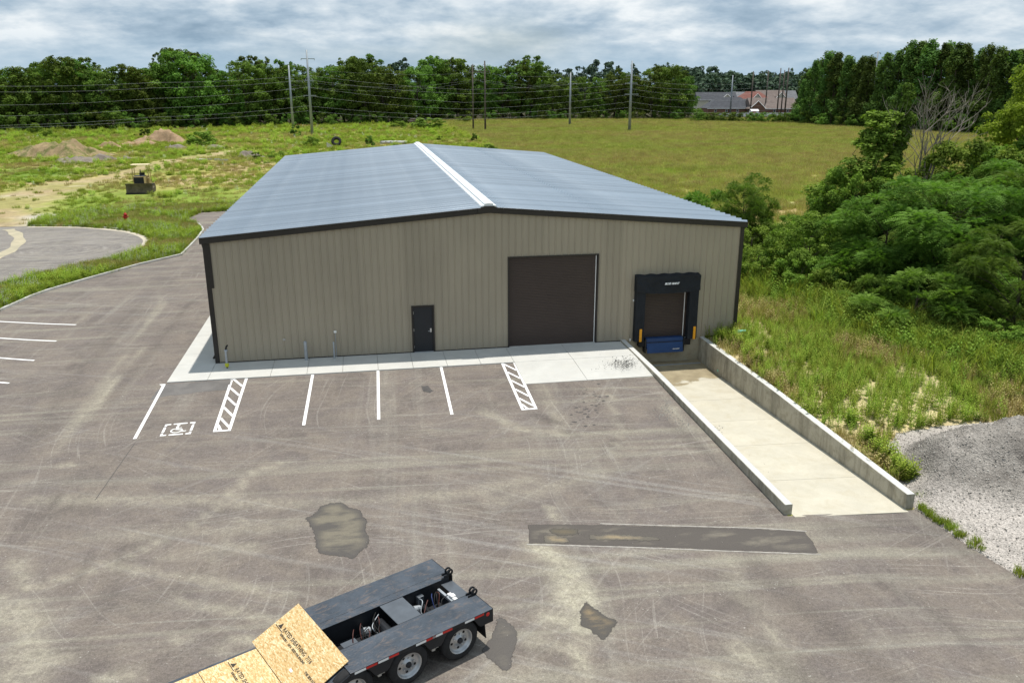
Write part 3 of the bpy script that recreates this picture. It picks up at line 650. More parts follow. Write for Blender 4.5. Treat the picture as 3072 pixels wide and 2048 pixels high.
for px in [[(1580, 1632), (1900, 1641), (2200, 1653), (2462, 1662)], [(1800, 1570), (2000, 1576), (2290, 1584), (2420, 1593)]]:
    P = [g2(*q) for q in px]; out = []
    for a, b in zip(P[:-1], P[1:]): out += [tuple(q) for q in rline(a, b, .05)][:2]
    back = []
    for a, b in zip(P[:-1], P[1:]): back += [tuple(q) for q in rline(a, b, .05)][2:][::-1]
    b_ = MB(); n = len(out)
    for i in range(n-1):
        o = len(b_.v); b_.v += [(q[0], q[1], float(H(*q))+.006) for q in (out[i], out[i+1], back[i+1], back[i])]; b_.f.append((o, o+1, o+2, o+3))
    obj('patch_seam', b_, M['edgepale'], lot)
# dark seam lines between paving lanes
sheet('paving_seam', rline(g2(404, 1330), g2(285, 1500), .022), M['stain'], .004, world=True)['label'] = 'thin dark paving seam running on from the first parking line'
b_ = MB()
for _ in range(60):        # drips below the apron
    q = G(random.gauss(1760, 30), random.gauss(1200, 45)); r = random.uniform(.02, .06); n = 8
    o = len(b_.v); b_.v += [(q[0]+r*1.3*math.cos(k*.785), q[1]+r*math.sin(k*.785), float(H(q[0], q[1]))+.004) for k in range(n)]; b_.f.append(tuple(range(o, o+n)))
tag(obj('drip_stains', b_, M['stain']), 'scattered dark drips on the asphalt below the apron', kind='stuff')
# limestone chips swept against the ramp kerb and rubber crumbs on the apron
def chips(name, centers, n, m, label, r0=.012, r1=.035):
    b = MB()
    for _ in range(n):
        px, py, sx, sy = random.choice(centers); q = G(random.gauss(px, sx), random.gauss(py, sy)); r = random.uniform(r0, r1); a = random.random()*6.28
        zz = float(H(q[0], q[1])) if name != 'rubber_crumbs' else .004
        P = [(q[0]+r*math.cos(a+k*2.09)*random.uniform(.6, 1.3), q[1]+r*math.sin(a+k*2.09)*random.uniform(.6, 1.3), zz+.002) for k in range(3)]+[(q[0], q[1], zz+r*.9)]
        b.add(P, [(0, 1, 3), (1, 2, 3), (2, 0, 3)])
    return tag(obj(name, b, m), label, kind='stuff')
chips('limestone_chips', [(1995, 1235, 18, 14), (2005, 1215, 14, 10), (2045, 1268, 16, 8), (1990, 1245, 14, 8), (2150, 1290, 10, 6)], 260, M['edgepale'], 'pale stone chips scattered on the asphalt beside the ramp')
chips('stray_pebbles', [(1500, 1500, 700, 200), (1700, 1900, 700, 120), (1300, 1350, 500, 80)], 500, M['edgepale'], 'stray pebbles scattered over the lot', .008, .022)

# ------------------------------------------------------------------ concrete walk, apron, ramp
def slab(name, x0, x1, y0, y1, zt, m, parent, g=.012, th=.16):
    b = MB(); b.box(x0+g/2, x1-g/2, y0+g/2, y1-g/2, zt-th, zt); return obj(name, b, m, parent, bevel=.008)
walk = thing('sidewalk', None, None); tag(walk, 'pale concrete walk along the building front and left side', kind='structure')
jx = [-1.64, -.05, 2.45, 3.94, 5.42, 6.91, 8.40, 9.88, 11.34, 12.81]
for a, b in zip(jx[:-1], jx[1:]): slab('paving_slab', a, b, -2.18, 0, 0, M['walk'], walk)
for k in range(16): slab('paving_slab', -1.64, -.05, k*1.5, (k+1)*1.5, 0, M['walk'], walk)
for (x0, x1) in ((12.81, 15.45), (15.45, 18.33)):
    slab('paving_slab', x0, x1, -2.18, 0, 0, M['walk'], walk)
    b = MB(); b.add([(x0+.006, -4.66, H(15, -4.66)+.02), (x1-.006, -4.66, H(15, -4.66)+.02), (x1-.006, -2.19, -.002), (x0+.006, -2.19, -.002)]+[(x0+.006, -4.66, -.3), (x1-.006, -4.66, -.3), (x1-.006, -2.19, -.3), (x0+.006, -2.19, -.3)], [(0, 1, 2, 3), (0, 4, 5, 1), (1, 5, 6, 2), (3, 7, 4, 0), (2, 6, 7, 3)])
    obj('apron_slab', b, M['walk'], walk, bevel=.006)
chips('rubber_crumbs', [(1875, 1100, 14, 8), (1860, 1096, 30, 12), (1880, 1090, 22, 10)], 520, M['black'], 'black rubber crumbs scattered on the concrete apron', .01, .03)
b = MB(); b.add([(-1.95, -2.25, -.14), (-1.66, -2.30, -.14), (-1.70, -2.62, -.14), (-1.95, -2.25, -.05), (-1.66, -2.30, -.03), (-1.72, -2.62, -.07)], [(3, 5, 4), (0, 1, 4, 3), (1, 2, 5, 4), (2, 0, 3, 5)])
tag(obj('broken_concrete_piece', b, M['white']), 'small white wedge of concrete at the walk corner', 'rubble')

def rampz(x, y):       # ramp floor: level at the dock, rising to meet the lot
    t = float(np.interp(y, [-16.06, -2.6], [1, 0])); return (float(H(x, -16.06))+.006)*t+(-1.13)*(1-t)-.02*(y > -2.6)
ramp = thing('loading_ramp', None, None, (20.4, -8, 0)); tag(ramp, 'cream concrete ramp sunk between two walls down to the dock', kind='structure')
cuts = [-16.14, -13.6, -10.6, -8.1, -5.6, -2.9, 0]
for a, c in zip(cuts[:-1], cuts[1:]):
    b = MB(); x0, x1 = 18.58, 22.30; g = .006; a2 = a+g if a > -15 else a; c2 = c-g if c < -.1 else c
    tilt = rampz
    top = [(x0, a2, tilt(x0, a2)), (x1, a2, tilt(x1, a2)), (x1, c2, tilt(x1, c2)), (x0, c2, tilt(x0, c2))]
    b.add(top+[(x, y, z-.2) for x, y, z in top], [(0, 1, 2, 3), (0, 4, 5, 1), (1, 5, 6, 2), (2, 6, 7, 3), (3, 7, 4, 0)]); obj('ramp_slab', b, M['ramp'], ramp, world=True)
b = MB(); b.box(18.9, 22.2, -.62, -.52, -1.16, -1.118); obj('drain_grate', b, M['steel'], ramp, world=True)
b = MB(); p0, p1, p2, p3 = (20.93, -14.5), (21.85, -14.5), (22.02, -15.9), (21.1, -15.9)
b.add([(x, y, rampz(x, y)+.004) for x, y in (p3, p2, p1, p0)], [(0, 1, 2, 3)]); obj('patch', b, M['ret_top'], ramp, world=True)
b = MB(); b.box(18.33, 22.6, .0, .25, -1.35, -.012); dockwall = tag(obj('dock_wall', b, mk_conc('dock_concrete', (.36, .33, .25), (.24, .185, .10), .7).m, bevel=.01), 'stained concrete wall below the dock door', 'wall')
def retaining(x0, x1, label, ztop_f, zbot_out, tilt=None):
    root = thing('retaining_wall', label, 'wall', (x0, -8, 0))
    cs_ = [-15.95, -8.05, 0.0]
    for a, c in zip(cs_[:-1], cs_[1:]):
        b = MB(); n = 6
        for i in range(n+1):
            y = a+(c-a)*i/n+(.008 if i == 0 and a > -15 else 0)
            b.v += [(x0, y, -1.5), (x1, y, -1.5), (x1, y, ztop_f(y)), (x0, y, ztop_f(y))]
        for i in range(n):
            o = i*4; b.f += [(o, o+4, o+7, o+3), (o+1, o+2, o+6, o+5), (o+3, o+7, o+6, o+2)]
        b.f += [(0, 3, 2, 1), (n*4, n*4+1, n*4+2, n*4+3)]
        seg = obj('wall_segment', b, M['ret'], root, world=True, bevel=.015)
        b = MB()
        for i in range(n+1):
            y = a+(c-a)*i/n; b.v += [(x0+.017, y, ztop_f(y)+.002), (x1-.017, y, ztop_f(y)+.002)]
        b.f += [(i*2, i*2+1, i*2+3, i*2+2) for i in range(n)]
        o2 = obj('top_face', b, M['ret_top'], seg); o2.location = -Vector(root.location)
    return root
retaining(18.33, 18.58, 'low concrete wall on the left side of the loading ramp', lambda y: float(np.interp(y, [-16, -9, -5, 0], [-.20, -.06, .04, .06])), 0)
rw = retaining(22.30, 22.58, 'tall stained concrete wall on the right side of the loading ramp', lambda y: float(np.interp(y, [-16, -8.5, -7.6, 0], [-.24, -.06, -.03, .0])), 0)
b = MB(); b.cyl((22.285, -2.35, -.93), (22.32, -2.35, -.93), .055, n=12); obj('weep_pipe', b, M['pvc'], rw, world=True)

# kerbs
def kerb_run(name, pts, label, wd=.16, hgt=.13, maxlen=3.0, m=None):
    root = thing(name, None, None, (*pts[0], 0)); tag(root, label, kind='structure')
    P = [np.array(q) for q in pts]; offs = []
    for i in range(len(P)):
        d = P[min(i+1, len(P)-1)]-P[max(i-1, 0)]; d = d/np.hypot(*d); offs.append(np.array([-d[1], d[0]]))
    for i in range(len(P)-1):
        L = np.hypot(*(P[i+1]-P[i])); k = max(1, int(round(L/maxlen)))
        for j in range(k):
            b = MB()
            for t in (j/k+.002, (j+1)/k-.002):
                c = P[i]+(P[i+1]-P[i])*t; n = offs[i]*(1-t)+offs[i+1]*t
                z = float(H(*c)); ins, out = c+n*wd, c
                b.v += [(*out, z-.1), (*(out+n*.015), z+hgt), (*ins, z+hgt), (*ins, z-.1)]
            b.f += [(0, 1, 5, 4), (1, 2, 6, 5), (2, 3, 7, 6), (0, 3, 2, 1), (4, 5, 6, 7)]
            obj('kerb_stone', b, m or M['kerb'], root, world=True, bevel=.012)
    return root
def smooth_pts(P, n=4):
    P = [np.array(q) for q in P]; out = []
    for i in range(len(P)-1):
        p0, p1, p2, p3 = P[max(i-1, 0)], P[i], P[i+1], P[min(i+2, len(P)-1)]
        for j in range(n):
            t = j/n; out.append(tuple(.5*((2*p1)+(-p0+p2)*t+(2*p0-5*p1+4*p2-p3)*t*t+(-p0+3*p1-3*p2+p3)*t**3)))
    return out+[tuple(P[-1])]
kerb_run('lot_kerb', KERB_EXT[2:8]+smooth_pts(KERB_EXT[8:], 3), 'pale concrete kerb between the parking lot and the grass strip')
CK = smooth_pts(CUL[:9], 4); kerb_run('circle_kerb', CK, 'curved concrete kerb round the asphalt turning circle', hgt=.12, m=M['kerb'])
b = MB()
for i, q in enumerate(CK):
    q = np.array(q); d = np.array(CK[min(i+1, len(CK)-1)])-np.array(CK[max(i-1, 0)]); d /= np.hypot(*d); n = np.array([-d[1], d[0]])
    a_, c_ = q-n*.03, q-n*.62; b.v += [(*a_, float(H(*a_))+.006), (*c_, float(H(*c_))+.006)]
b.f = [(i*2, i*2+1, i*2+3, i*2+2) for i in range(len(CK)-1)]
obj('gutter_strip', b, mk_conc('gutter', (.50, .45, .36), (.36, .32, .25), .5).m, bpy.data.objects['asphalt_cul_de_sac'])
TR = [g2(*q) for q in [(-60, 800), (0, 768), (40, 745), (58, 720), (46, 700), (25, 688)]]; TRs = smooth_pts(TR, 4); b = MB()
for i, q in enumerate(TRs):
    q = np.array(q); d = np.array(TRs[min(i+1, len(TRs)-1)])-np.array(TRs[max(i-1, 0)]); d /= np.hypot(*d); n = np.array([-d[1], d[0]])*(.42+.1*math.sin(i*1.3))
    b.v += [(*(q-n), float(H(*(q-n)))+.005), (*(q+n), float(H(*(q+n)))+.005)]
b.f = [(i*2, i*2+1, i*2+3, i*2+2) for i in range(len(TRs)-1)]
obj('muddy_track', b, M['silt'], bpy.data.objects['asphalt_cul_de_sac'])

# ------------------------------------------------------------------ the metal building
BW, BL, HE, HA, DZ, OH = 24.12, 44.35, 5.29, 6.28, .225, .155
bld = thing('metal_warehouse', 'large tan metal warehouse with grey ribbed roof and dark trim', 'warehouse')
def gable(x): return HE+(HA-HE)*(1-abs(x-BW/2)/(BW/2))
OPEN = [(8.52, 9.54, 0, 2.18), (12.91, 17.15, 0, 4.245), (19.25, 21.70, 0, 2.75)]
def panels(length, to3, ztop_f, zbot, openings, parent, name='wall_panel'):
    pw = .9144; n = int(math.ceil(length/pw-1e-6)); rib = .031
    for i in range(n):
        a = i*pw; e = min(length, a+pw); prof = []
        for r in range(3):
            x = a+r*.3048
            prof += [(x, 0), (x+.125, 0), (x+.147, rib), (x+.172, rib), (x+.194, 0)]
        prof += [(a+pw-.0005, 0)]
        xs = [q for q in prof if q[0] <= e+1e-6]
        for (o0, o1, *_r) in openings:
            for q in (o0, o1):
                if a < q < e and all(abs(q-k[0]) > 1e-4 for k in xs): xs.append((q, 0))
        if xs[-1][0] < e-1e-4: xs.append((e, 0))
        xs.sort(); b = MB()
        for (xa, ya), (xb, yb) in zip(xs[:-1], xs[1:]):
            if xb-xa < 1e-5: continue
            m_ = (xa+xb)/2; lo = zbot; hi = None
            for (o0, o1, z0, z1) in openings:
                if o0 < m_ < o1: lo = z1
            b.add([to3(xa, ya, lo), to3(xb, yb, lo), to3(xb, yb, ztop_f(xb)), to3(xa, ya, ztop_f(xa))], [(0, 1, 2, 3)])
        obj(name, b, M['wall'], parent)
panels(BW, lambda u, o, z: (u, -o, z), gable, .0, OPEN, bld)
panels(BW, lambda u, o, z: (u, BL+o, z), gable, 0, [], bld)
panels(BL, lambda u, o, z: (-o, u, z), lambda u: HE+.02, 0, [], bld)
panels(BL, lambda u, o, z: (BW+o, u, z), lambda u: HE+.02, -.1, [], bld)
# roof: ribbed panels, each sheet runs eave to ridge
for side in (0, 1):
    PWR = .6096; n = int(math.ceil((BL+.14)/PWR)); y0 = -.07; proto = None
    for i in range(n):
        a = y0+i*PWR; full = (a+PWR <= BL+.07+1e-6)
        if full and proto is not None:
            o = bpy.data.objects.new('roof_panel', proto); COL.objects.link(o); o.parent = bld; o.location = (0, a, 0); continue
        e = min(PWR, BL+.07-a); prof = [(0, .0), (.01, .0), (.055, .072), (.09, .072), (.12, 0), (.30, .0), (.315, .006), (.335, .006), (.35, .0)]
        prof = [q for q in prof if q[0] < e]+[(e-.0005, 0)]
        b = MB(); xe, ze, xr, zz = (-OH, HE+DZ, BW/2, HA+DZ) if side == 0 else (BW+OH, HE+DZ, BW/2, HA+DZ)
        for q, h in prof: b.v += [(xe, q, ze+h), (xr, q, zz+h)]
        for k in range(len(prof)-1):
            b.f.append((k*2, k*2+1, k*2+3, k*2+2) if side == 0 else (k*2, k*2+2, k*2+3, k*2+1))
        o = obj('roof_panel', b, M['galv'], bld); o.location = (0, a, 0)
        if full: proto = o.data
# ridge cap: raised flat vent with sloped shoulders
zR = HA+DZ; b = MB()
cs_ = [(-.36, zR+.0), (-.33, zR+.055), (-.20, zR+.075), (-.19, zR+.145), (0, zR+.165), (.19, zR+.145), (.20, zR+.075), (.33, zR+.055), (.36, zR+.0)]
for y in (-.10, BL+.10): b.v += [(BW/2+x, y, z) for x, z in cs_]
k = len(cs_); b.f = [(i, i+1, i+1+k, i+k) for i in range(k-1)]+[tuple(range(k))[::-1], tuple(range(k, 2*k))]
obj('ridge_cap', b, M['cap'], bld)
# rake trim along both gables, eave gutters, corner trims, base trim
for y0, y1 in ((-.13, -.035), (BL+.035, BL+.13)):
    for s in (0, 1):
        xa, xb = (-OH, BW/2) if s == 0 else (BW/2, BW+OH)
        za, zb = gable(max(xa, 0)) if s == 0 else HA, HA if s == 0 else gable(BW)
        for nm, dz0, dz1, ya, yb, m in (('rake_trim', -.035, .185, y0, y1, M['trim']), ('rake_cap', .196, .226, y0-.012, y1+.012, M['trim'])):
            b = MB(); b.v = [(xa, ya, za+dz0), (xa, yb, za+dz0), (xa, yb, za+dz1), (xa, ya, za+dz1), (xb, ya, zb+dz0), (xb, yb, zb+dz0), (xb, yb, zb+dz1), (xb, ya, zb+dz1)]
            b.f = [(0, 1, 2, 3), (4, 7, 6, 5), (0, 4, 5, 1), (1, 5, 6, 2), (2, 6, 7, 3), (3, 7, 4, 0)]; obj(nm, b, m, bld)
        b = MB(); ya = y0-.004; xs_ = (xa, BW/2-.55) if s == 0 else (BW/2+.55, xb); z_ = lambda x: za+(zb-za)*(x-xa)/(xb-xa)
        b.add([(xs_[0], ya, z_(xs_[0])+.184), (xs_[1], ya, z_(xs_[1])+.184), (xs_[1], ya-.016, z_(xs_[1])+.193), (xs_[0], ya-.016, z_(xs_[0])+.193)], [(0, 1, 2, 3)]); obj('drip_edge', b, M['trim_edge'], bld)
b = MB(); b.prism([(BW/2-.5, 0), (BW/2+.5, 0), (BW/2+.5, .17), (BW/2+.2, .30), (BW/2-.2, .30), (BW/2-.5, .17)], 0, .06, Matrix.Translation((0, -.135, HA-.03)) @ Matrix.Rotation(math.pi/2, 4, 'X')); obj('peak_trim', b, M['trim'], bld)
for xs_ in ((-OH-.01, -.035), (BW+.035, BW+OH+.01)):
    b = MB(); b.box(xs_[0], xs_[1], -.10, BL+.1, HE+.0, HE+.20); obj('gutter', b, M['trim'], bld, bevel=.015)
for x0, x1, xs_, sg in ((-.05, .13, -.05, 1), (BW-.13, BW+.05, BW+.05, -1)):
    for y0, y1 in ((-.052, -.033), (BL+.033, BL+.052)):
        b = MB(); b.box(x0, x1, y0, y1, 0, HE-.03); obj('corner_trim', b, M['trim'], bld)
    for y0, y1 in ((-.033, .15), (BL-.15, BL+.033)):
        b = MB(); b.box(min(xs_, xs_+sg*.018), max(xs_, xs_+sg*.018), y0, y1, 0, HE-.03); obj('corner_trim', b, M['trim'], bld)
b = MB(); b.box(.13, .24, -.048, -.034, 3.35, HE-.03); obj('corner_trim', b, M['trim'], bld)
for x0, x1 in ((.13, 8.52), (9.54, 12.91), (17.15, 18.33), (22.6, BW-.13)):
    b = MB(); b.box(x0, x1, -.036, -.001, .0, .035); obj('base_trim', b, M['trim'], bld)
b = MB(); b.tube([(-.13, .42, HE+.02), (-.13, .42, HE-.15), (-.10, .42, HE-.3), (-.10, .42, .25), (-.2, .42, .08)], .05, 8); obj('downspout', b, M['trim'], bld)
# personnel door
def frame(x0, x1, z1, wd, yo, yi, m, nm):
    for q in ((x0, x0+wd, 0, z1), (x1-wd, x1, 0, z1), (x0+wd, x1-wd, z1-wd, z1)):
        b = MB(); b.box(q[0], q[1], yo, yi, q[2], q[3]); obj(nm, b, m, bld)
frame(8.52, 9.54, 2.18, .075, -.045, .06, M['trim'], 'door_frame')
b = MB(); b.box(8.60, 9.46, .0, .045, .02, 2.10); dr = obj('door', b, M['doorblack'], bld, bevel=.004)
b = MB(); b.box(9.33, 9.40, -.022, -.001, .93, 1.10); obj('handle_plate', b, M['chrome'], dr)
b = MB(); b.tube([(9.365, -.022, .985), (9.365, -.06, .985), (9.24, -.06, .985)], .012, 8); obj('handle', b, M['chrome'], dr)
for z in (.25, 1.05, 1.85):
    b = MB(); b.cyl((8.603, -.012, z-.06), (8.603, -.012, z+.06), .012, n=8); obj('hinge', b, M['chrome'], dr)
b = MB(); b.box(8.60, 9.46, -.06, .05, .001, .02); obj('threshold', b, M['steel'], bld)
# overhead doors, built from sections
def overhead(x0, x1, z1, n, yd, nm, strip=True):
    root = None; h = z1/n
    for i in range(n):
        b = MB(); z = i*h+.004; e = (i+1)*h-.004; k = 7
        for j in range(k):      # shallow horizontal ribs pressed into each section
            a = z+(e-z)*j/k; c = z+(e-z)*(j+1)/k
            b.add([(x0, yd, a+.004), (x1, yd, a+.004), (x1, yd-.008, a+.014), (x0, yd-.008, a+.014), (x1, yd-.008, c-.006), (x0, yd-.008, c-.006), (x1, yd, c), (x0, yd, c)], [(0, 1, 2, 3), (3, 2, 4, 5), (5, 4, 6, 7)])
        b.add([(x0, yd+.002, z-.004), (x1, yd+.002, z-.004), (x1, yd+.002, e+.004), (x0, yd+.002, e+.004)], [(0, 1, 2, 3)])
        obj(nm, b, M['doorbrown'], bld)
frame(12.91, 17.15, 4.245, .06, -.045, .10, M['trim'], 'door_frame')
overhead(12.97, 17.09, 4.185, 8, .07, 'door_section')
b = MB(); b.box(17.02, 17.052, .03, .062, .02, 4.17); obj('weather_strip', b, M['white'], bld)
b = MB(); b.box(12.97, 17.09, -.02, .10, -.01, .012); obj('door_sill', b, M['walk'], bld)
frame(19.25, 21.70, 2.75, .05, -.045, .10, M['trim'], 'door_frame')
overhead(19.30, 21.65, 2.70, 5, .07, 'door_section')
b = MB(); b.box(21.44, 21.47, .03, .062, .02, 2.6); obj('weather_strip', b, M['white'], bld)
# dock seal: two side pads and a sagging head curtain
def fabric(name, x0, x1, z0, z1, y0, y1, nx_, nz, amp, parent, sag=0.0, seed=1):
    b = MB(); r = random.Random(seed); f = np.zeros((nx_+1, nz+1))
    for i in range(nx_+1):
        for j in range(nz+1):
            u, v = i/nx_, j/nz
            d = amp*(math.sin(u*9+v*5+seed)*.4+math.sin(u*23+v*7)*.25+r.uniform(-.3, .3))
            zt = z0+(z1-z0)*v-(sag*math.sin(math.pi*u)*(1-v)**1.5)+(.02*math.sin(u*31) if j == nz else 0)
            b.v.append((x0+(x1-x0)*u, y0+d, zt))
    o = (nx_+1)*(nz+1)
    for i in range(nx_+1):
        for j in (0, nz):
            u, v = i/nx_, j/nz; b.v.append((x0+(x1-x0)*u, y1, b.v[i*(nz+1)+j][2]+(.06 if j else 0)))
    for i in range(nx_):
        for j in range(nz):
            a = i*(nz+1)+j; c = a+nz+1; b.f.append((a, c, c+1, a+1))
        a = i*(nz+1); c = a+nz+1; b.f.append((c, a, o+i*2, o+i*2+2)); b.f.append((a+nz, c+nz, o+i*2+3, o+i*2+1))
    for i, fl in ((0, False), (nx_, True)):
        ring = [i*(nz+1)+j for j in range(nz+1)]+[o+i*2+1, o+i*2]; b.f.append(tuple(ring) if not fl else tuple(ring[::-1]))
    return obj(name, b, M['seal'], parent, smooth=False)
hc = fabric('head_curtain', 18.90, 22.02, 2.42, 3.14, -.40, -.034, 36, 9, .03, bld, .10, 3)
for x0, x1 in ((18.92, 19.37), (21.55, 22.00)):
    fabric('side_pad', x0, x1, .02, 2.55, -.34, -.034, 5, 14, .014, bld, 0, int(x0))
for x0 in (19.14, 21.82):
    b = MB(); b.box(x0, x0+.12, -.372, -.362, .02, .64); obj('guide_strip', b, M['yellow'], bld)
for x0 in (19.16, 21.43):
    b = MB(); b.box(x0, x0+.32, -.30, -.004, -.27, .03); bp = obj('dock_bumper', b, M['black'], bld, bevel=.02)
    b = MB(); b.box(x0, x0+.32, -.14, -.004, .032, .06); obj('bumper_cap', b, M['steel'], bp)
b = MB(); b.box(19.53, 21.36, -.30, -.004, -.36, .13); lv = obj('dock_leveler', b, M['blue'], bld, bevel=.012)
b = MB(); b.add([(19.55, -.305, -.05), (21.34, -.305, -.05), (21.34, -.43, -.56), (19.55, -.43, -.56), (19.55, -.28, -.05), (21.34, -.28, -.05), (21.34, -.405, -.57), (19.55, -.405, -.57)], [(0, 3, 2, 1), (4, 5, 6, 7), (0, 1, 5, 4), (1, 2, 6, 5), (2, 3, 7, 6), (3, 0, 4, 7)])
b.v = [(x, y if z > -.3 else y, z) for x, y, z in b.v]; lip = obj('leveler_lip', b, M['blue'], bld)
b = MB(); b.box(19.55, 21.34, -.33, -.306, -.075, -.045); obj('lip_hinge', b, M['frame'], lv)
for x0 in (19.455, 21.365):
    b = MB(); b.box(x0, x0+.06, -.34, -.004, -.56, .12); obj('leveler_frame', b, M['frame'], bld)
def text(name, s, size, m, Mx, parent, shear=0.0, ext=0.0, align='CENTER', offset=0.0):
    c = bpy.data.curves.new(name, 'FONT'); c.body = s; c.size = size; c.shear = shear; c.extrude = ext; c.align_x = align; c.align_y = 'CENTER'; c.resolution_u = 2; c.offset = offset
    o = bpy.data.objects.new('tmp', c); COL.objects.link(o)
    me = bpy.data.meshes.new_from_object(o.evaluated_get(bpy.context.evaluated_depsgraph_get())); bpy.data.objects.remove(o)
    me.transform(Mx); return link(name, me, m, parent)
RX = Matrix.Rotation(math.pi/2, 4, 'X')
text('lettering', 'BLUE GIANT', .125, M['white_print'], Matrix.Translation((20.58, -.455, 2.80)) @ RX, hc, .35, .004, offset=.006)
text('lettering', 'BLUE GIANT', .06, M['white_print'], Matrix.Translation((20.98, -.425, -.40)) @ Matrix.Rotation(math.pi/2+.24, 4, 'X'), lip, .35, .002, offset=.003)
# small fittings on the front wall
for x, z, w_, h_ in ((2.92, .93, .11, .09), (5.13, 1.17, .12, .10), (18.88, 1.98, .06, .10), (18.80, .05, .07, .12)):
    b = MB(); b.box(x-w_/2, x+w_/2, -.075, -.033, z-h_/2, z+h_/2); bxo = obj('electrical_box', b, M['white'] if x != 2.92 else M['trim_edge'], bld, bevel=.006)
    if x == 5.13:
        b = MB(); b.cyl((x, -.055, .0), (x, -.055, z-h_/2), .013, n=8); obj('conduit', b, M['steel'], bxo)
# posts, gas riser standing on the walk
for px, py, hh, rr, lb in ((919.6, 1082, .86, .072, 'thicker galvanised steel post on the walk by the wall'), (1004, 1078, .78, .042, 'thinner galvanised steel post on the walk by the wall')):
    q = GZ(px, py, 0.0); root = thing('bollard', lb, 'post', tuple(q), group='steel posts on the front walk')
    b = MB(); b.cyl((0, 0, 0), (0, 0, hh), rr, rr*.97, 14); obj('post', b, M['steel'], root, smooth=False)
    b = MB(); b.lathe([(0, hh+.05), (rr*.7, hh+.04), (rr*1.04, hh), (rr*1.04, hh-.04)], 14); obj('cap', b, M['steel'], root, smooth=True)
    b = MB(); b.cyl((0, 0, 0), (0, 0, .035), rr*1.5, rr*1.3, 14); obj('collar', b, M['walk'], root)
q = GZ(682, 1104, 0.0); root = thing('gas_riser', 'grey gas pipe with yellow-green valve by the left corner of the wall', 'pipe', tuple(q))
b = MB(); b.tube([(0, 0, 0), (0, 0, .2)], .03, 10); obj('stub', b, M['frame'], root)
b = MB(); b.lathe([(0, 0), (.06, .0), (.085, .05), (.085, .12), (.06, .17), (0, .17)], 12, Matrix.Translation((0, 0, .06))); obj('valve', b, M['lime'], root)
b = MB(); b.tube([(0, 0, .2), (0, 0, .62), (.01, .02, .78)], [.045, .045, .04], 10); obj('riser', b, M['steel'], root)
b = MB(); b.lathe([(0, 0), (.07, .01), (.075, .05), (.05, .08), (0, .09)], 12, Matrix.Translation((.01, .02, .74))); obj('regulator', b, M['steel'], root)
b = MB(); b.tube([(.01, .02, .82), (.03, .08, .93), (.06, .22, .95)], .035, 10); obj('elbow', b, M['black'], root)
q = G(2210, 1004); b = MB(); b.cyl((-.38, 0, .16), (.38, .05, .14), .085, n=14); b.lathe([(.085, 0), (.105, 0), (.105, .16), (.085, .16)], 14, Matrix.Translation((-.42, 0, .16)) @ Matrix.Rotation(math.pi/2, 4, 'Y'))
tag(obj('drain_pipe', b, M['pvc'], loc=(q[0]+.1, q[1], q[2]), smooth=True), 'short pale green plastic pipe lying at the building corner', 'pipe')
# ------------------------------------------------------------------ lowboy trailer
TZ = float(H(7, -20)); TA = R(207.3)
trl = thing('lowboy_trailer', 'black steel lowboy trailer with tread-plate rear decks and three axles', 'trailer', (8.41, -19.02, TZ), TA)
def tp(name, m, parent=None, **k):
    def f(fn):
        b = MB(); fn(b); return obj(name, b, m, parent or trl, **k)
    return f
DK = .955
for y0, y1, nm in ((.50, 1.275, 'deck'), (-1.275, -.42, 'deck')):
    d = tp('deck', M['tread'], bevel=.006)(lambda b: b.box(.0, 3.50, y0, y1, DK-.012, DK))
tp('deck_edge_strip', M['tread'])(lambda b: b.box(.30, 3.46, -.42+.001, -.36, DK-.014, DK-.004))
tp('deck_seam', M['black'])(lambda b: [b.box(.1+i*.36, .1+i*.36+.30, -.578, -.570, DK, DK+.0015) for i in range(9)])
for y0, y1 in ((1.245, 1.27), (-1.27, -1.245)):        # outer side rails with arched cut-outs
    b = MB(); xs = np.linspace(.0, 3.5, 57)
    for x in xs:
        zb = .80
        for wx in (.85, 2.15, 3.45):
            pass
        gap = min(abs(x-q) for q in (.85, 2.15, 3.45)); zb = .86 if gap < .36 else (.62 if gap > .50 else .86-(gap-.36)/.14*.24)
        b.v += [(x, y0, zb), (x, y1, zb), (x, y1, DK-.014), (x, y0, DK-.014)]
    for i in range(len(xs)-1):
        o = i*4; b.f += [(o, o+4, o+5, o+1), (o+1, o+5, o+6, o+2), (o+2, o+6, o+7, o+3), (o+3, o+7, o+4, o)]
    b.f += [(0, 1, 2, 3), (len(xs)*4-4, len(xs)*4-1, len(xs)*4-2, len(xs)*4-3)]; obj('side_rail', b, M['frame'], trl)
for y in (-.405, .485):
    tp('main_beam', M['frame'])(lambda b: (b.box(.06, 3.5, y-.012, y+.012, .42, DK-.013), b.box(.06, 3.5, y-.07, y+.07, .40, .425)))
for y0, y1 in ((.50, 1.275), (-1.275, -.36)):
    tp('rear_plate', M['frame'], bevel=.004)(lambda b: b.box(-.014, .0, y0, y1, .62, DK+.001))
rl = tp('tail_light', M['amber'])(lambda b: b.lathe([(0, .012), (.035, .010), (.05, 0)], 14, Matrix.Translation((.13, 1.272, .86)) @ Matrix.Rotation(-math.pi/2, 4, 'X')))
tp('tail_light', M['amber'])(lambda b: b.lathe([(0, .012), (.035, .010), (.05, 0)], 14, Matrix.Translation((-.014, 1.0, .80)) @ Matrix.Rotation(-math.pi/2, 4, 'Y')))
for y0, y1 in ((.70, 1.26), (-1.26, -.70)):
    tp('mud_flap', M['black'])(lambda b: b.add([(.22, y0, .80), (.22, y1, .80), (.17, y1, .25), (.17, y0, .25), (.235, y0, .80), (.235, y1, .80), (.185, y1, .25), (.185, y0, .25)], [(0, 3, 2, 1), (4, 5, 6, 7), (0, 1, 5, 4), (1, 2, 6, 5), (2, 3, 7, 6), (3, 0, 4, 7)]))
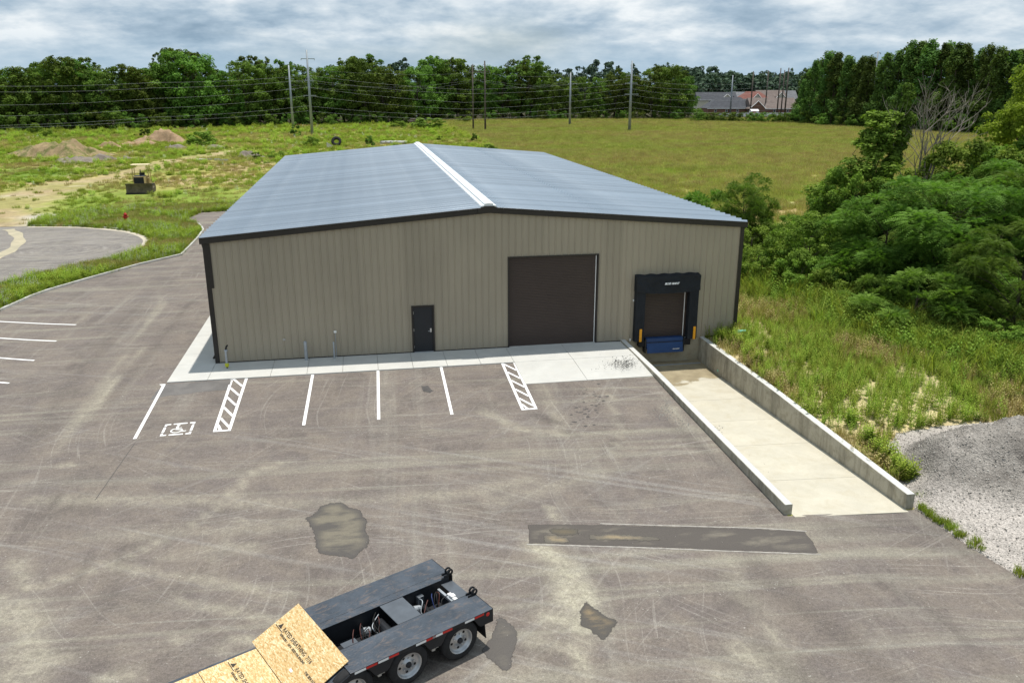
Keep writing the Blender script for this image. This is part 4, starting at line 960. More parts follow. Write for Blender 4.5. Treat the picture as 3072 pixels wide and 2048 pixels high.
for y in (-.45, .56):                                   # hinge lugs at the rear
    lg = tp('hinge_lug', M['frame'])(lambda b: [b.box(-.02, .20, y+d, y+d+.028, DK+.001, DK+.05) for d in (-.06, .035)])
    for d in (-.06, .035):
        b = MB(); b.lathe([(.045, 0), (.085, 0), (.085, .028), (.045, .028)], 16, Matrix.Translation((.03, y+d+.028, DK+.085)) @ Matrix.Rotation(math.pi/2, 4, 'X'), True); obj('lug_eye', b, M['frame'], lg)
# plates and running gear in the gap between the decks
tp('rear_cross_plate', M['innerplate'], bevel=.005)(lambda b: b.box(-.01, .30, -.39, .47, .80, .815))
tp('centre_plate', M['innerplate'], bevel=.005)(lambda b: b.box(1.36, 1.95, -.36, .50, DK-.03, DK-.016))
tp('front_plate', M['innerplate'], bevel=.005)(lambda b: b.box(2.78, 3.12, .02, .47, .70, .715))
tp('valve_box', M['innerplate'], bevel=.01)(lambda b: b.box(.84, 1.0, -.39, -.27, .58, .80))
tp('cross_bar', M['steel'])(lambda b: b.box(.40, .46, -.30, .47, .74, .80))
tp('air_valve', M['white'], bevel=.01)(lambda b: (b.box(.30, .40, .02, .36, .76, .83), b.box(.29, .41, .12, .24, .83, .86)))
for x in (.85, 2.15, 3.45):
    tp('axle', M['frame'])(lambda b: (b.cyl((x, -1.0, .47), (x, 1.0, .47), .075, n=12), b.box(x-.10, x+.10, -.55, -.35, .40, .56), b.box(x-.1, x+.1, .42, .6, .40, .56)))
    tp('brake_can', M['steel'])(lambda b: (b.cyl((x+.16, .18, .56), (x+.33, .18, .60), .085, .085, 12), b.cyl((x+.16, -.2, .56), (x+.33, -.2, .60), .085, .085, 12)))
tp('air_tank', M['frame'], smooth=False)(lambda b: b.cyl((2.05, -.2, .62), (2.05, .42, .62), .13, n=16))
tp('under_plate', M['frame'])(lambda b: b.box(.1, 3.5, -.40, .48, .395, .405))
def sm3(P, n=5):
    P = [np.array(q, float) for q in P]; out = []
    for i in range(len(P)-1):
        p0, p1, p2, p3 = P[max(i-1, 0)], P[i], P[i+1], P[min(i+2, len(P)-1)]
        for j in range(n):
            t = j/n; out.append(.5*((2*p1)+(-p0+p2)*t+(2*p0-5*p1+4*p2-p3)*t*t+(-p0+3*p1-3*p2+p3)*t**3))
    return out+[P[-1]]
for i in range(18):
    x = random.choice([.50, .6, .95, 2.02, 2.1, 2.45, 2.7]); y = random.uniform(-.34, .15); m = random.choice(['hose1', 'hose2', 'black', 'black', 'hose1', 'steel', 'black'])
    pts = [(x+random.uniform(-.1, .1), y, .84), (x+.12+random.uniform(-.08, .08), y+.13, .82+random.uniform(-.1, .06)), (x+.2, y+.28, .68), (x+.1+random.uniform(-.2, .2), min(.45, y+.42), .58)]
    b = MB(); b.tube(sm3(pts), .012, 6); obj('air_hose', b, M[m], trl, smooth=True)
for x, c in ((1.20, 0), (1.45, 1), (.62, 1), (.36, 0), (2.52, 0), (2.75, 1), (1.86, 1), (1.62, 0), (3.02, 0), (3.28, 1)):
    tp('reflective_tape', M['white'] if c else M['amber'])(lambda b: b.box(x-.125, x+.125, 1.2705, 1.273, DK-.075, DK-.022))
tp('spring_bracket', M['edgepale'])(lambda b: (b.box(1.42, 1.50, 1.10, 1.24, .58, .70), b.box(1.50, 1.58, 1.12, 1.24, .54, .62), b.box(2.72, 2.80, 1.10, 1.24, .58, .70), b.box(2.80, 2.88, 1.12, 1.24, .54, .62)))
# wheels: outer and inner tyre on each end of each axle
def make_wheel(x, s):
    yo = s*1.262; Mx = Matrix.Translation((x, yo, .47)) @ Matrix.Rotation(-s*math.pi/2, 4, 'X')     # z of the profile points outwards
    b = MB(); b.lathe([(.305, -.005), (.285, -.012), (.268, -.03), (.262, -.085), (.225, -.095), (.11, -.085), (.10, -.055), (.0, -.05)], 32, Mx); rim = obj('wheel', b, M['rim'], trl, smooth=True)
    for off in (0, -.31):
        b = MB(); b.lathe([(.29, off-.012), (.31, off+.0), (.36, off+.006), (.42, off-.005), (.452, off-.03), (.468, off-.05), (.470, off-.20), (.452, off-.23), (.36, off-.25), (.29, off-.245)], 36, Mx, True); obj('tyre', b, M['tyre'], rim, smooth=True)
    b = MB(); b.lathe([(0, -.005), (.05, -.008), (.062, -.02), (.07, -.06)], 18, Mx); obj('hub', b, M['frame'], rim, smooth=True)
    for k in range(10):
        a = k*math.pi/5+.2; c = Mx @ Matrix.Translation((.19*math.cos(a), .19*math.sin(a), -.0905))
        b = MB()
        if k % 2 == 0: b.lathe([(0, .003), (.030, .003), (.034, -.004)], 12, c)
        else: b.lathe([(0, .03), (.014, .03), (.016, 0)], 8, Mx @ Matrix.Translation((.145*math.cos(a), .145*math.sin(a), -.088)))
        obj('hand_hole' if k % 2 == 0 else 'wheel_nut', b, M['black'] if k % 2 == 0 else M['chrome'], rim)
for x in (.85, 2.15, 3.45):
    for s in (1, -1): make_wheel(x, s)
# slope down to the low well deck and on to the gooseneck (mostly out of the picture)
tp('slope_deck', M['tread'])(lambda b: b.add([(3.505, -1.26, DK-.04), (3.505, 1.26, DK-.04), (4.50, 1.26, .47), (4.50, -1.26, .47), (3.505, -1.26, DK-.09), (3.505, 1.26, DK-.09), (4.50, 1.26, .42), (4.50, -1.26, .42)], [(0, 1, 2, 3), (4, 7, 6, 5), (0, 4, 5, 1), (1, 5, 6, 2), (2, 6, 7, 3), (3, 7, 4, 0)]))
for s in (1, -1):
    tp('slope_rail', M['frame'])(lambda b: b.add([(3.46, s*1.27, DK-.02), (4.5, s*1.27, .48), (4.5, s*1.27, .30), (3.75, s*1.27, .62), (3.46, s*1.20, DK-.02), (4.5, s*1.20, .48), (4.5, s*1.20, .30), (3.75, s*1.20, .62)], [(0, 1, 2, 3), (4, 7, 6, 5), (0, 4, 5, 1), (1, 5, 6, 2), (2, 6, 7, 3), (3, 7, 4, 0)]))
tp('well_deck', M['tread'])(lambda b: b.box(4.51, 12.0, -1.27, 1.27, .28, .50))
tp('gooseneck', M['frame'])(lambda b: (b.box(11.8, 12.1, -1.2, 1.2, .30, 1.25), b.box(12.1, 15.2, -.5, .5, 1.0, 1.25), b.box(12.0, 12.2, 0.5, .62, .0, .5), b.box(12.0, 12.2, -.62, -.5, 0, .5)))
# strand-board sheets lying on the trailer: each one a thing of its own
TM = Matrix.Translation((8.41, -19.02, TZ)) @ Matrix.Rotation(TA, 4, 'Z')
def osb(cx_, cy_, cz_, tilt, label):
    b = MB(); b.box(-1.22, 1.22, -.61, .61, 0, .0125)       # local x: along the sheet, y: up the stamp
    o = obj('strand_board_sheet', b, M['osb'])
    o.matrix_world = TM @ Matrix.Translation((cx_, cy_, cz_)) @ Matrix.Rotation(tilt, 4, 'Y') @ Matrix.Rotation(math.pi/2, 4, 'Z')
    tag(o, label, 'strand board', 'strand boards lying on the trailer')
    b = MB(); b.add([(-1.08, .0, .0132), (-.92, .0, .0132), (-1.0, .12, .0132)], [(0, 1, 2)]); b.add([(-1.16, -.03, .0132), (-.80, -.03, .0132), (-.80, -.012, .0132), (-1.16, -.012, .0132)], [(0, 1, 2, 3)]); obj('printed_triangle', b, M['ink'], o)
    text('printed_stamp', 'RATED SHEATHING  7/16', .125, M['ink'], Matrix.Translation((-.86, .045, .0133)), o, 0, 0, 'LEFT', .004)
    text('printed_stamp', 'EXPOSURE 1   24/16   SIZED FOR SPACING', .065, M['ink'], Matrix.Translation((-.80, -.07, .0133)), o, 0, 0, 'LEFT', .004)
    text('printed_stamp', 'THIS SIDE DOWN', .07, M['ink'], Matrix.Translation((.62, -.15, .0133)), o, 0, 0, 'LEFT', .004)
    return o
a_ = math.atan2(.447, 1.0)
o1 = osb(3.945, -.225, .768, a_, 'tilted strand-board sheet leaning from the trailer rear deck to its low deck')
b = MB(); b.add([(.25, -.36, .0134), (.36, -.36, .0134), (.36, -.31, .0134), (.25, -.31, .0134)], [(0, 1, 2, 3)]); obj('paper_tag', b, M['white'], o1)
osb(5.125, .03, .502, 0, 'flat strand-board sheet next to the tilted sheet on the low deck'); osb(6.36, .05, .502, 0, 'flat strand-board sheet cut by the bottom edge of the picture'); osb(7.6, .05, .502, 0, 'farthest forward strand-board sheet on the trailer low deck')

# ------------------------------------------------------------------ gravel heap and bed
gb = [g2(*q) for q in [(2655, 1335), (2690, 1300), (2770, 1285), (2910, 1268), (3010, 1262)]]+[(36, -11.5), (37, -34), (27, -34)]+[(GEDGE[-1][0]+2.6, -24)]+GEDGE[::-1]+[(22.62, -15.2), (23.2, -14.2)]
xx = np.arange(22.4, 37.5, .13); yy = np.arange(-34.5, -10.8, .13); X3, Y3 = np.meshgrid(xx, yy)
ins = inpoly(X3, Y3, gb); de = polydist(X3, Y3, gb+[gb[0]]); 
hp = 1.05*np.exp(-(((X3-28.9)/2.4)**2+((Y3+13.9)/1.5)**2))+.8*np.exp(-(((X3-25.5)/1.4)**2+((Y3+14.0)/1.3)**2))+.5*np.exp(-(((X3-27)/3.4)**2+((Y3+15.6)/1.9)**2))+.35*np.exp(-(((X3-32)/3)**2+((Y3+16)/3)**2))
hp = hp*(.85+.75*fbm(X3, Y3, 1.5, 71))+.14*fbm(X3, Y3, .8, 81)+.30*(fbm(X3, Y3, .75, 85)-.5)*ss(hp*2.5)+.16*(fbm(X3, Y3, .34, 87)-.5)
Z3 = H(X3, Y3)+np.where(ins, .03+hp*ss(de/1.3), -.15)
ii = np.arange(X3.size).reshape(X3.shape); qd = np.stack([ii[:-1, :-1], ii[:-1, 1:], ii[1:, 1:], ii[1:, :-1]], -1).reshape(-1, 4)
keep = ins.ravel()[qd].any(1); me = np_mesh('gravel_heap', np.stack([X3, Y3, Z3], -1).reshape(-1, 3), 4, qd[keep], {'heap': np.clip(ss((hp-.22)/.35)*(.6+.8*fbm(X3, Y3, 1.2, 55)), 0, 1).ravel()}, True)
tag(link('gravel_heap', me, M['gravel']), 'grey crushed-stone heap spread at the right end of the lot', 'gravel heap')
GRAV = (X3, Y3, Z3, ins)

# ------------------------------------------------------------------ soil heaps beyond the building
def mound(name, cpx, width_px, h_px, m, label, depth=.6, seed=0, lump=.5, cat='soil heap'):
    c = G(*cpx); mp = np.linalg.norm(c-CAM)/F_PX; rx = width_px*mp/2; hh = h_px*mp*.74; ry = rx*depth
    ry = min(ry, 6); n = 60; u = np.linspace(-1.1, 1.1, n); U, V_ = np.meshgrid(u, u); r = np.hypot(U, V_)
    an = np.arctan2(V_, U); r = r*(1+.18*np.sin(an*3+seed)+.12*np.sin(an*5+seed*2))
    f = np.clip(1-r, 0, 1); gul = fbm(U*rx*1.0+seed*9, V_*ry*.35, 1.1, seed+5); z = hh*ss(f*1.15)*(1-lump*.6+lump*1.2*fbm(U*rx+seed*9, V_*ry, 2.6, seed+3))+(fbm(U*rx, V_*ry, .8, seed+9)-.5)*.5*ss(f*3)-.45*ss((gul-.5)*4)*ss(f*2.5)
    z = np.where(r > 1, -.25, z-.05); i_ = np.arange(n*n).reshape(n, n); q = np.stack([i_[:-1, :-1], i_[:-1, 1:], i_[1:, 1:], i_[1:, :-1]], -1).reshape(-1, 4)
    q = q[(z.ravel()[q] > -.2).any(1)]
    o = link(name, np_mesh(name, np.stack([U*rx, V_*ry, z], -1).reshape(-1, 3), 4, q, None, True), m, loc=(c[0], c[1]+ry*.55, c[2]))
    o.rotation_euler.z = -.12
    return tag(o, label, cat)
mound('soil_heap', (488, 428), 150, 42, M['clayred'], 'tall orange-tan clay heap in the rough field', seed=1)
mound('soil_heap', (165, 472), 300, 46, M['claytan'], 'wide eroded tan heap with weeds at the far left', seed=2, lump=.8)
mound('soil_heap', (215, 488), 170, 20, M['greyfill'], 'low grey-brown heap in front of the wide tan heap', seed=3)
mound('soil_heap', (295, 482), 90, 19, M['greyfill'], 'small grey-brown heap left of the pale rubble heap', seed=4)
mound('soil_heap', (372, 480), 80, 17, M['greyfill'], 'small rubble heap topped with pale grey stone', seed=5)
mound('soil_heap', (325, 440), 62, 15, M['clayred'], 'small reddish heap behind the rubble heap', seed=6)
mound('soil_heap', (425, 434), 110, 13, M['clayred'], 'low reddish bank left of the tall clay heap', seed=7)
mound('soil_heap', (525, 447), 80, 14, M['greyfill'], 'low weedy heap below the tall clay heap', seed=8)
mound('soil_heap', (640, 446), 80, 12, M['greyfill'], 'low heap under the bright green shrub', seed=9)
mound('soil_heap', (740, 472), 90, 20, M['greyfill'], 'grey heap beside the rear roof corner', seed=10)
mound('soil_heap', (645, 482), 70, 8, M['claytan'], 'flat rubble scatter on the dirt track end', seed=11)
q0 = G(610, 484)
for i in range(4):
    px = 600+i*24+random.uniform(-5, 5); q = G(px, 483+random.uniform(-3, 4)); b = MB(); r = random.uniform(.5, .9)
    P = [(r*math.cos(k*1.05+i)*random.uniform(.7, 1.2), r*.7*math.sin(k*1.05+i)*random.uniform(.7, 1.2)) for k in range(6)]; b.prism(P, -.1, random.uniform(.25, .5), Matrix.Rotation(random.uniform(-.3, .3), 4, 'X'))
    tag(obj('concrete_chunk', b, M['kerb'], loc=tuple(q)), ['leftmost', 'second', 'third', 'rightmost'][i]+' of the four pale broken concrete chunks by the dirt track', 'rubble', 'broken concrete by the dirt track')
# big tyre, timber pallet, concrete pipes, log heap
q = G(1010, 440); t = thing('tractor_tyre', 'big black tractor tyre leaning among weeds behind the building', 'tyre', (q[0], q[1]+.6, q[2]+.05))
Mx = Matrix.Translation((0, 0, .95)) @ Matrix.Rotation(R(62), 4, 'X')
b = MB(); b.lathe([(.50, -.22), (.56, -.30), (.80, -.33), (.98, -.26), (1.02, -.2), (1.02, .2), (.98, .26), (.80, .33), (.56, .30), (.50, .22)], 40, Mx, True); obj('casing', b, M['tyre'], t, smooth=True)
b = MB()
for k in range(22): b.box(.99, 1.07, -.07, .07, -.27, .27, Mx @ Matrix.Rotation(k*math.pi/11, 4, 'Z') @ Matrix.Rotation(.35, 4, 'X'))
obj('tread_lugs', b, M['tyre'], t)
b = MB(); b.box(-.35, .35, -.3, .3, 0, .5); obj('block', b, M['polewood'], t)
q = G(990, 443); t = thing('timber_panel', 'pale timber panel standing beside the tractor tyre', 'panel', tuple(q))
for k in range(4):
    b = MB(); b.box(-.62+k*.31, -.62+k*.31+.27, 0, .04, 0, 1.05-k*.18); obj('plank', b, M['kerb'], t)
for k, px in enumerate((1143, 1157, 1172, 1188)):
    q = G(px, 433); b = MB(); b.lathe([(.24, 0), (.34, 0), (.34, 2.6), (.24, 2.6)], 18, Matrix.Translation((0, 0, .34)) @ Matrix.Rotation(R(-62), 4, 'Z') @ Matrix.Rotation(math.pi/2, 4, 'X') @ Matrix.Translation((0, 0, -2.6)), True)
    tag(obj('concrete_pipe', b, M['kerb'], loc=tuple(q), smooth=True), ['leftmost', 'second from left', 'third from left', 'rightmost'][k]+' grey concrete pipe in the row behind the roof ridge', 'pipe', 'concrete pipes lying behind the building')
q = G(1262, 380); ORDS = ['first', 'second', 'third', 'fourth', 'fifth', 'sixth', 'seventh', 'eighth', 'ninth']
for k in range(9):
    a = random.uniform(-.7, .7); L = random.uniform(3, 6); r = random.uniform(.14, .26); c = Vector((q[0]+random.uniform(-2, 2), q[1]+random.uniform(-1, 1), q[2]+.25+k*.24)); d = Vector((math.cos(a)*L/2, .4*math.sin(a)*L, math.sin(a)*L*.32))
    b = MB(); b.tube([-d, d*.1+Vector((0, 0, .1)), d], [r, r*.9, r*.6], 8); tag(obj('log', b, M['polewood'], loc=tuple(c)), 'weathered log, '+ORDS[k]+' from the ground in the tangled log heap at the field corner', 'log', 'logs heaped at the field corner')
# hydrant
q = G(379, 667); t = thing('fire_hydrant', 'red fire hydrant in the grass beyond the turning circle', 'hydrant', tuple(q))
b = MB(); b.lathe([(0, 0), (.2, 0), (.2, .06), (.13, .08), (.13, .62), (.16, .64), (.16, .70), (.12, .80), (.05, .87), (0, .88)], 16); obj('barrel', b, M['red'], t, smooth=True)
for s in (-1, 1):
    b = MB(); b.cyl((s*.1, 0, .5), (s*.24, 0, .5), .075, n=12); obj('nozzle', b, M['red'], t)
b = MB(); b.cyl((0, -.1, .46), (0, -.26, .46), .09, n=12); obj('pumper_cap', b, M['red'], t); b = MB(); b.cyl((0, 0, .87), (0, 0, .95), .035, n=6); obj('top_nut', b, M['red'], t)
# ------------------------------------------------------------------ bulldozer
q = G(428, 578); dz = thing('bulldozer', 'small tan bulldozer with canopy and wide muddy blade parked on the dirt', 'bulldozer', tuple(q), R(2)); dz.scale = (1.0, 1.0, 1.16)
M['mud'] = mk_dirt('muddy_steel', (.085, .070, .045), (.20, .165, .11), 2.0); M['dozer'] = plain('faded_tan_yellow', (.50, .37, .16), .6, 0, .2, 2)
b = MB(); n = 9; 
for i in range(n):
    a = R(-38+76*i/(n-1)); y = -1.42-.75*(1-math.cos(a)); z = .08+.98*i/(n-1)
    b.v += [(-1.46, y, z), (1.46, y, z), (-1.46, y+.06, z), (1.46, y+.06, z)]
for i in range(n-1):
    o = i*4; b.f += [(o, o+1, o+5, o+4), (o+3, o+2, o+6, o+7), (o+2, o, o+4, o+6), (o+1, o+3, o+7, o+5)]
b.f += [(0, 2, 3, 1), (n*4-4, n*4-3, n*4-1, n*4-2)]
bl = obj('blade', b, M['mud'], dz); b = MB(); b.box(-1.49, 1.49, -1.70, -1.55, .02, .14); obj('cutting_edge', b, M['frame'], bl)
for s in (-1, 1):
    b = MB(); xs = s*1.0; L0, L1 = -1.05, 1.35; prof = []
    for k in range(9): a = R(90+k*22.5); prof.append((L0+.36*math.cos(a), .40+.36*math.sin(a)))
    for k in range(9): a = R(-90+k*22.5); prof.append((L1+.36*math.cos(a), .40+.36*math.sin(a)))
    b.prism([(p_[0], p_[1]) for p_ in prof], xs-.22, xs+.22, Matrix(((0, 0, 1, 0), (1, 0, 0, 0), (0, 1, 0, 0), (0, 0, 0, 1)))); tk = obj('track', b, M['mud'], dz)
    b = MB()
    for k in range(14): yk = -1.25+k*.2; b.box(xs-.235, xs+.235, yk, yk+.06, .755, .80)
    obj('track_shoes', b, M['frame'], tk)
    b = MB(); b.tube([(s*1.28, .3, .55), (s*1.32, -1.3, .42)], .09, 8); obj('push_arm', b, M['mud'], dz)
b = MB(); b.box(-.58, .58, -1.15, .25, .62, 1.70); obj('hood', b, M['dozer'], dz, bevel=.05)
b = MB(); b.box(-.54, .54, -1.19, -1.152, .66, 1.64); obj('radiator_grille', b, M['frame'], dz)
b = MB(); b.box(-.585, .585, -1.1, .2, 1.702, 1.74); obj('hood_cover', b, M['frame'], dz)
b = MB(); b.cyl((.12, -.4, 1.6), (.12, -.4, 2.35), .055, n=10); obj('exhaust', b, M['frame'], dz)
b = MB(); b.box(-.85, .85, .25, 1.35, .75, 1.02); obj('operator_floor', b, M['dozer'], dz)
b = MB(); b.box(-.75, .75, 1.05, 1.45, 1.0, 1.62); obj('fuel_tank', b, M['dozer'], dz, bevel=.05)
b = MB(); b.box(.40, .82, .25, 1.2, 1.0, 1.45); obj('side_console', b, M['dozer'], dz, bevel=.03)
b = MB(); b.box(-.3, .3, .55, 1.0, 1.02, 1.35); b.box(-.3, .3, .9, 1.04, 1.35, 1.95); obj('seat', b, M['black'], dz, bevel=.05)
for x, y, tx, ty in ((-.92, .2, -.86, .15), (.92, .2, .80, .15), (-.92, 1.3, -.86, 1.25), (.92, 1.3, .80, 1.25)):
    b = MB(); b.tube([(x, y, 1.0), (tx, ty, 2.72)], .045, 8); obj('canopy_post', b, M['dozer'], dz)
b = MB(); b.box(-1.0, .95, .0, 1.4, 2.72, 2.80); obj('canopy', b, plain('cream_canopy', (.70, .60, .36), .6), dz, bevel=.03)
# ------------------------------------------------------------------ vegetation builders
def unit(v): return v/(np.linalg.norm(v, axis=-1, keepdims=True)+1e-9)
def leaf_quads(P, N_, size, r, asp=.62):
    n = len(P); t = unit(np.cross(N_, r.randn(n, 3))); b = np.cross(N_, t); s = (size*(.6+.8*r.rand(n)))[:, None]
    V = np.stack([P-t*s*.5, P+b*s*.5*asp+N_*s*.06, P+t*s*.5, P-b*s*.5*asp+N_*s*.06], 1).reshape(-1, 3)
    return V, np.arange(n*4).reshape(-1, 4)
def clump_leaves(cl, per, r, up=.5, shell=.5, flat=.8, top=0.0):
    """cl: (k,4) centre+radius -> leaf points, normals, clump id"""
    k = len(cl); w = cl[:, 3]**2; cnt = np.maximum(6, (per*k*w/w.sum())).astype(int); ids = np.repeat(np.arange(k), cnt)
    d = r.randn(len(ids), 3); d[:, 2] = np.where(r.rand(len(ids)) < top, np.abs(d[:, 2])*.9+.05, d[:, 2]); d = unit(d); rad = shell+(1-shell)*r.rand(len(ids))**.6
    P = cl[ids, :3]+d*(cl[ids, 3]*rad)[:, None]*np.array([1, 1, flat]); N_ = unit(d*.7+np.array([0, 0, up])+r.randn(len(ids), 3)*.45)
    return P, N_, ids
def crown_env(kind, n, Ht, Rm, r):
    out = []
    while len(out) < n:
        u = r.rand()
        if kind == 'broad': z = .16+.80*u; env = math.sin(math.pi*min(1, max(0, (z-.02)/1.06))**.8)**.65
        elif kind == 'tall': z = .05+.92*u; env = (.80+.20*math.sin(z*13+n))*min(1, (1-z*.97)*1.5)**.75
        elif kind == 'open': z = .48+.48*u; env = math.sqrt(max(0, 1-((z-.70)/.30)**2))*(.75+.25*math.sin(n+z*7))
        elif kind == 'round': z = .10+.82*u; env = math.sqrt(max(0, 1-((z-.5)/.52)**2))
        else: z = .05+.88*u; env = math.sqrt(max(0, 1-((z-.38)/.62)**2))
        a = r.rand()*6.283; q = (.25+.75*math.sqrt(r.rand()))*env*Rm
        rc = Rm*(.16+.20*r.rand())*(1.0-.35*z)
        out.append((q*math.cos(a), q*math.sin(a), z*Ht, rc))
    return np.array(out)
def limbs(b, cl, Ht, r, tr, top=.72, nl=14):
    bend = r.randn(2)*Ht*.02; tp_ = [(0, 0, -.3), (bend[0]*.5, bend[1]*.5, Ht*.25), (bend[0], bend[1], Ht*.5), (bend[0]*.6, bend[1]*.6, Ht*top)]
    b.tube(tp_, [tr, tr*.75, tr*.5, tr*.15], 7)
    for c in cl[r.permutation(len(cl))[:nl]]:
        z0 = min(Ht*top*.9, max(Ht*.12, c[2]-.18*Ht-.5*math.hypot(c[0], c[1])*.5)); s = np.array([bend[0]*min(1, z0/Ht/.5), bend[1]*min(1, z0/Ht/.5), z0]); e = c[:3]
        m_ = (s+e)/2+np.array([0, 0, .04*Ht])+r.randn(3)*.02*Ht; rr = tr*.34*(1-z0/Ht)
        b.tube([s, m_, e], [rr, rr*.65, rr*.2], 5, False)
def make_tree(kind, Ht, Rm, ncl, nleaf, size, mleaf, seed, trunk=None, up=.5, nl=14, shell=.5, bark='bark', rcs=1.0, flat=.85, top=.45):
    r = np.random.RandomState(seed); cl = crown_env(kind, ncl, Ht, Rm, r); cl[:, 3] *= rcs*(.6+.8*r.rand(ncl))
    P, N_, ids = clump_leaves(cl, nleaf/ncl, r, up, shell, flat, top); V, F_ = leaf_quads(P, N_, size, r)
    ct = r.rand(ncl); tint = np.clip(.12+.55*ct[ids]+.33*r.rand(len(ids)), 0, 1)
    cm = np_mesh('crown', V, 4, F_, {'tint': np.repeat(tint, 4)}); cm.materials.append(mleaf)
    b = MB(); limbs(b, cl, Ht, r, trunk or Ht*.016+.08, nl=nl); tm = b.mesh('trunk'); tm.materials.append(M[bark])
    return (tm, cm, Ht)
def fronds(P, D, L, wd, r, pairs=6, droop=.5):
    """compound leaves: pairs of leaflets along a drooping rib"""
    n = len(P); side = unit(np.cross(D, np.array([0, 0, 1.0])+r.randn(n, 3)*.25)); out = []; Ls = L*(.7+.6*r.rand(n))
    for k in range(pairs):
        t = (k+.5)/pairs; c = P+D*(Ls*t)[:, None]-np.array([0, 0, 1.0])*(Ls*droop*t*t)[:, None]; w_ = wd*(1.15-abs(t-.45)*1.2)
        for s in (-1, 1):
            tip = c+side*s*w_+D*(Ls*.06)[:, None]-np.array([0, 0, w_*.22]); a0 = c-D*(Ls*.055)[:, None]; a1 = c+D*(Ls*.055)[:, None]
            out.append(np.stack([a0, a1, tip], 1))
    V = np.stack(out, 1).reshape(-1, 3); return V, np.arange(len(V)).reshape(-1, 3), n, pairs*2*3
def make_feather(kind, Ht, Rm, ncl, nfr, L, mleaf, seed, droop=.55):
    r = np.random.RandomState(seed); cl = crown_env(kind, ncl, Ht, Rm, r); P, N_, ids = clump_leaves(cl, nfr/ncl, r, .35, .45, .62, .75)
    D = unit((P-cl[ids, :3])*np.array([1, 1, .6])+np.array([0, 0, .12])+r.randn(len(P), 3)*.18)
    V, F_, n, per = fronds(P, D, L, L*.24, r, 6, droop); ct = r.rand(ncl); tint = np.clip(.1+.5*ct[ids]+.4*r.rand(n), 0, 1)
    cm = np_mesh('crown', V, 3, F_, {'tint': np.repeat(tint, per)}); cm.materials.append(mleaf)
    b = MB(); limbs(b, cl, Ht, r, Ht*.014+.05, nl=18); tm = b.mesh('trunk'); tm.materials.append(M['bark']); return (tm, cm, Ht)
def plant(proto, loc, height, rz, label, name='tree', cat='tree', group=None, wide=1.0):
    tm, cm, Ht = proto; s = height/Ht
    t = thing(name, label, cat, tuple(loc), rz, group); t.scale = (s*wide, s*wide, s)
    for nm, me_ in (('trunk', tm), ('crown', cm)): link(nm, me_, None, t)
    return t
ORD = ['first', 'second', 'third', 'fourth', 'fifth', 'sixth', 'seventh', 'eighth', 'ninth', 'tenth']+['%dth' % k for k in range(11, 21)]+['%d%s' % (k, {1: 'st', 2: 'nd', 3: 'rd'}.get(k % 10, 'th')) for k in range(21, 90)]

# ------------------------------------------------------------------ far tree rows
BRO = [make_tree('broad', 20, 5.6+.5*(k % 3), 105, 7500, .54, M['leaf'], 100+k, rcs=.85, shell=.35) for k in range(7)]
TAL = [make_tree('tall', 24, 4.7, 130, 8500, .52, M['leaf_cotton'], 200+k, shell=.3, rcs=.85, flat=1.35, top=.2) for k in range(6)]
SHR = [make_tree('bush', 6, 3.6, 26, 1900, .42, M['leaf'], 300+k, .12, nl=6) for k in range(4)]
base_l = ([-400, 0, 400, 800, 1150, 1400, 1700, 2070, 2200], [398, 394, 388, 378, 372, 362, 362, 362, 362])
top_l = ([-60, 0, 60, 140, 220, 280, 330, 370, 400, 480, 520, 560, 600, 640, 700, 770, 800, 830, 860, 900, 950, 1000, 1060, 1130, 1170, 1200, 1260, 1310, 1380, 1420, 1460, 1520, 1560, 1600, 1640, 1700, 1740, 1790, 1850, 1900, 1960, 2010, 2040, 2080, 2110],
         [195, 195, 200, 180, 163, 172, 205, 195, 190, 205, 150, 138, 148, 205, 205, 163, 175, 205, 172, 185, 200, 185, 163, 163, 200, 200, 185, 163, 170, 195, 190, 190, 175, 168, 200, 225, 215, 225, 205, 205, 193, 193, 215, 250, 282])
rt = np.random.RandomState(5)
def row(xs, base, top, protos, dback, label, name, grp, hmul=1.0, jit=10, wide=(1.0, 1.25), ytop_add=0):
    for i, x in enumerate(xs):
        x = x+rt.uniform(-jit, jit); c = G(x, np.interp(x, *base)); d = (c-CAM)[:2]; d = d/np.hypot(*d); c = c+np.r_[d*(dback+rt.uniform(-2, 4)), 0]
        h = max(4, (ztop(x, np.interp(x, *top)+ytop_add+(rt.uniform(-6, 24) if x > 2400 else rt.uniform(-4, 14)), c)-c[2])*hmul)
        plant(protos[rt.randint(len(protos))], (c[0], c[1], c[2]-.1), h, rt.rand()*6.28, label % ORD[i], name, 'tree', grp, rt.uniform(*wide))
row(np.arange(-50, 2075, 50), base_l, top_l, BRO, 7, 'leafy green tree, %s from the left in the front row behind the fields', 'broadleaf_tree', 'front row of trees behind the fields')
row(np.arange(-30, 2060, 66), base_l, top_l, BRO, 24, 'treetop showing behind the front row of the far wood, %s from the left', 'broadleaf_tree', 'second row of trees behind the fields', 1.0, 14, (1.1, 1.4), 4)
sh_top = ([0, 2100], [330, 325])
row(np.arange(-40, 2110, 46), base_l, ([0, 2100], [315, 310]), SHR, 13, 'taller bush between the trunks of the far wood, %s from the left', 'undergrowth_bush', 'bushes between the trunks of the far wood', 1.0, 12, (1.1, 1.5))
row(np.arange(-50, 2110, 38), base_l, sh_top, SHR, 0.5, 'shrub at the foot of the far wood, %s from the left', 'edge_shrub', 'shrubs along the foot of the far wood', 1.0, 12, (1.0, 1.3))
base_r = ([2300, 2400, 2550, 2700, 2900, 3100, 3300], [366, 374, 384, 392, 402, 412, 420])
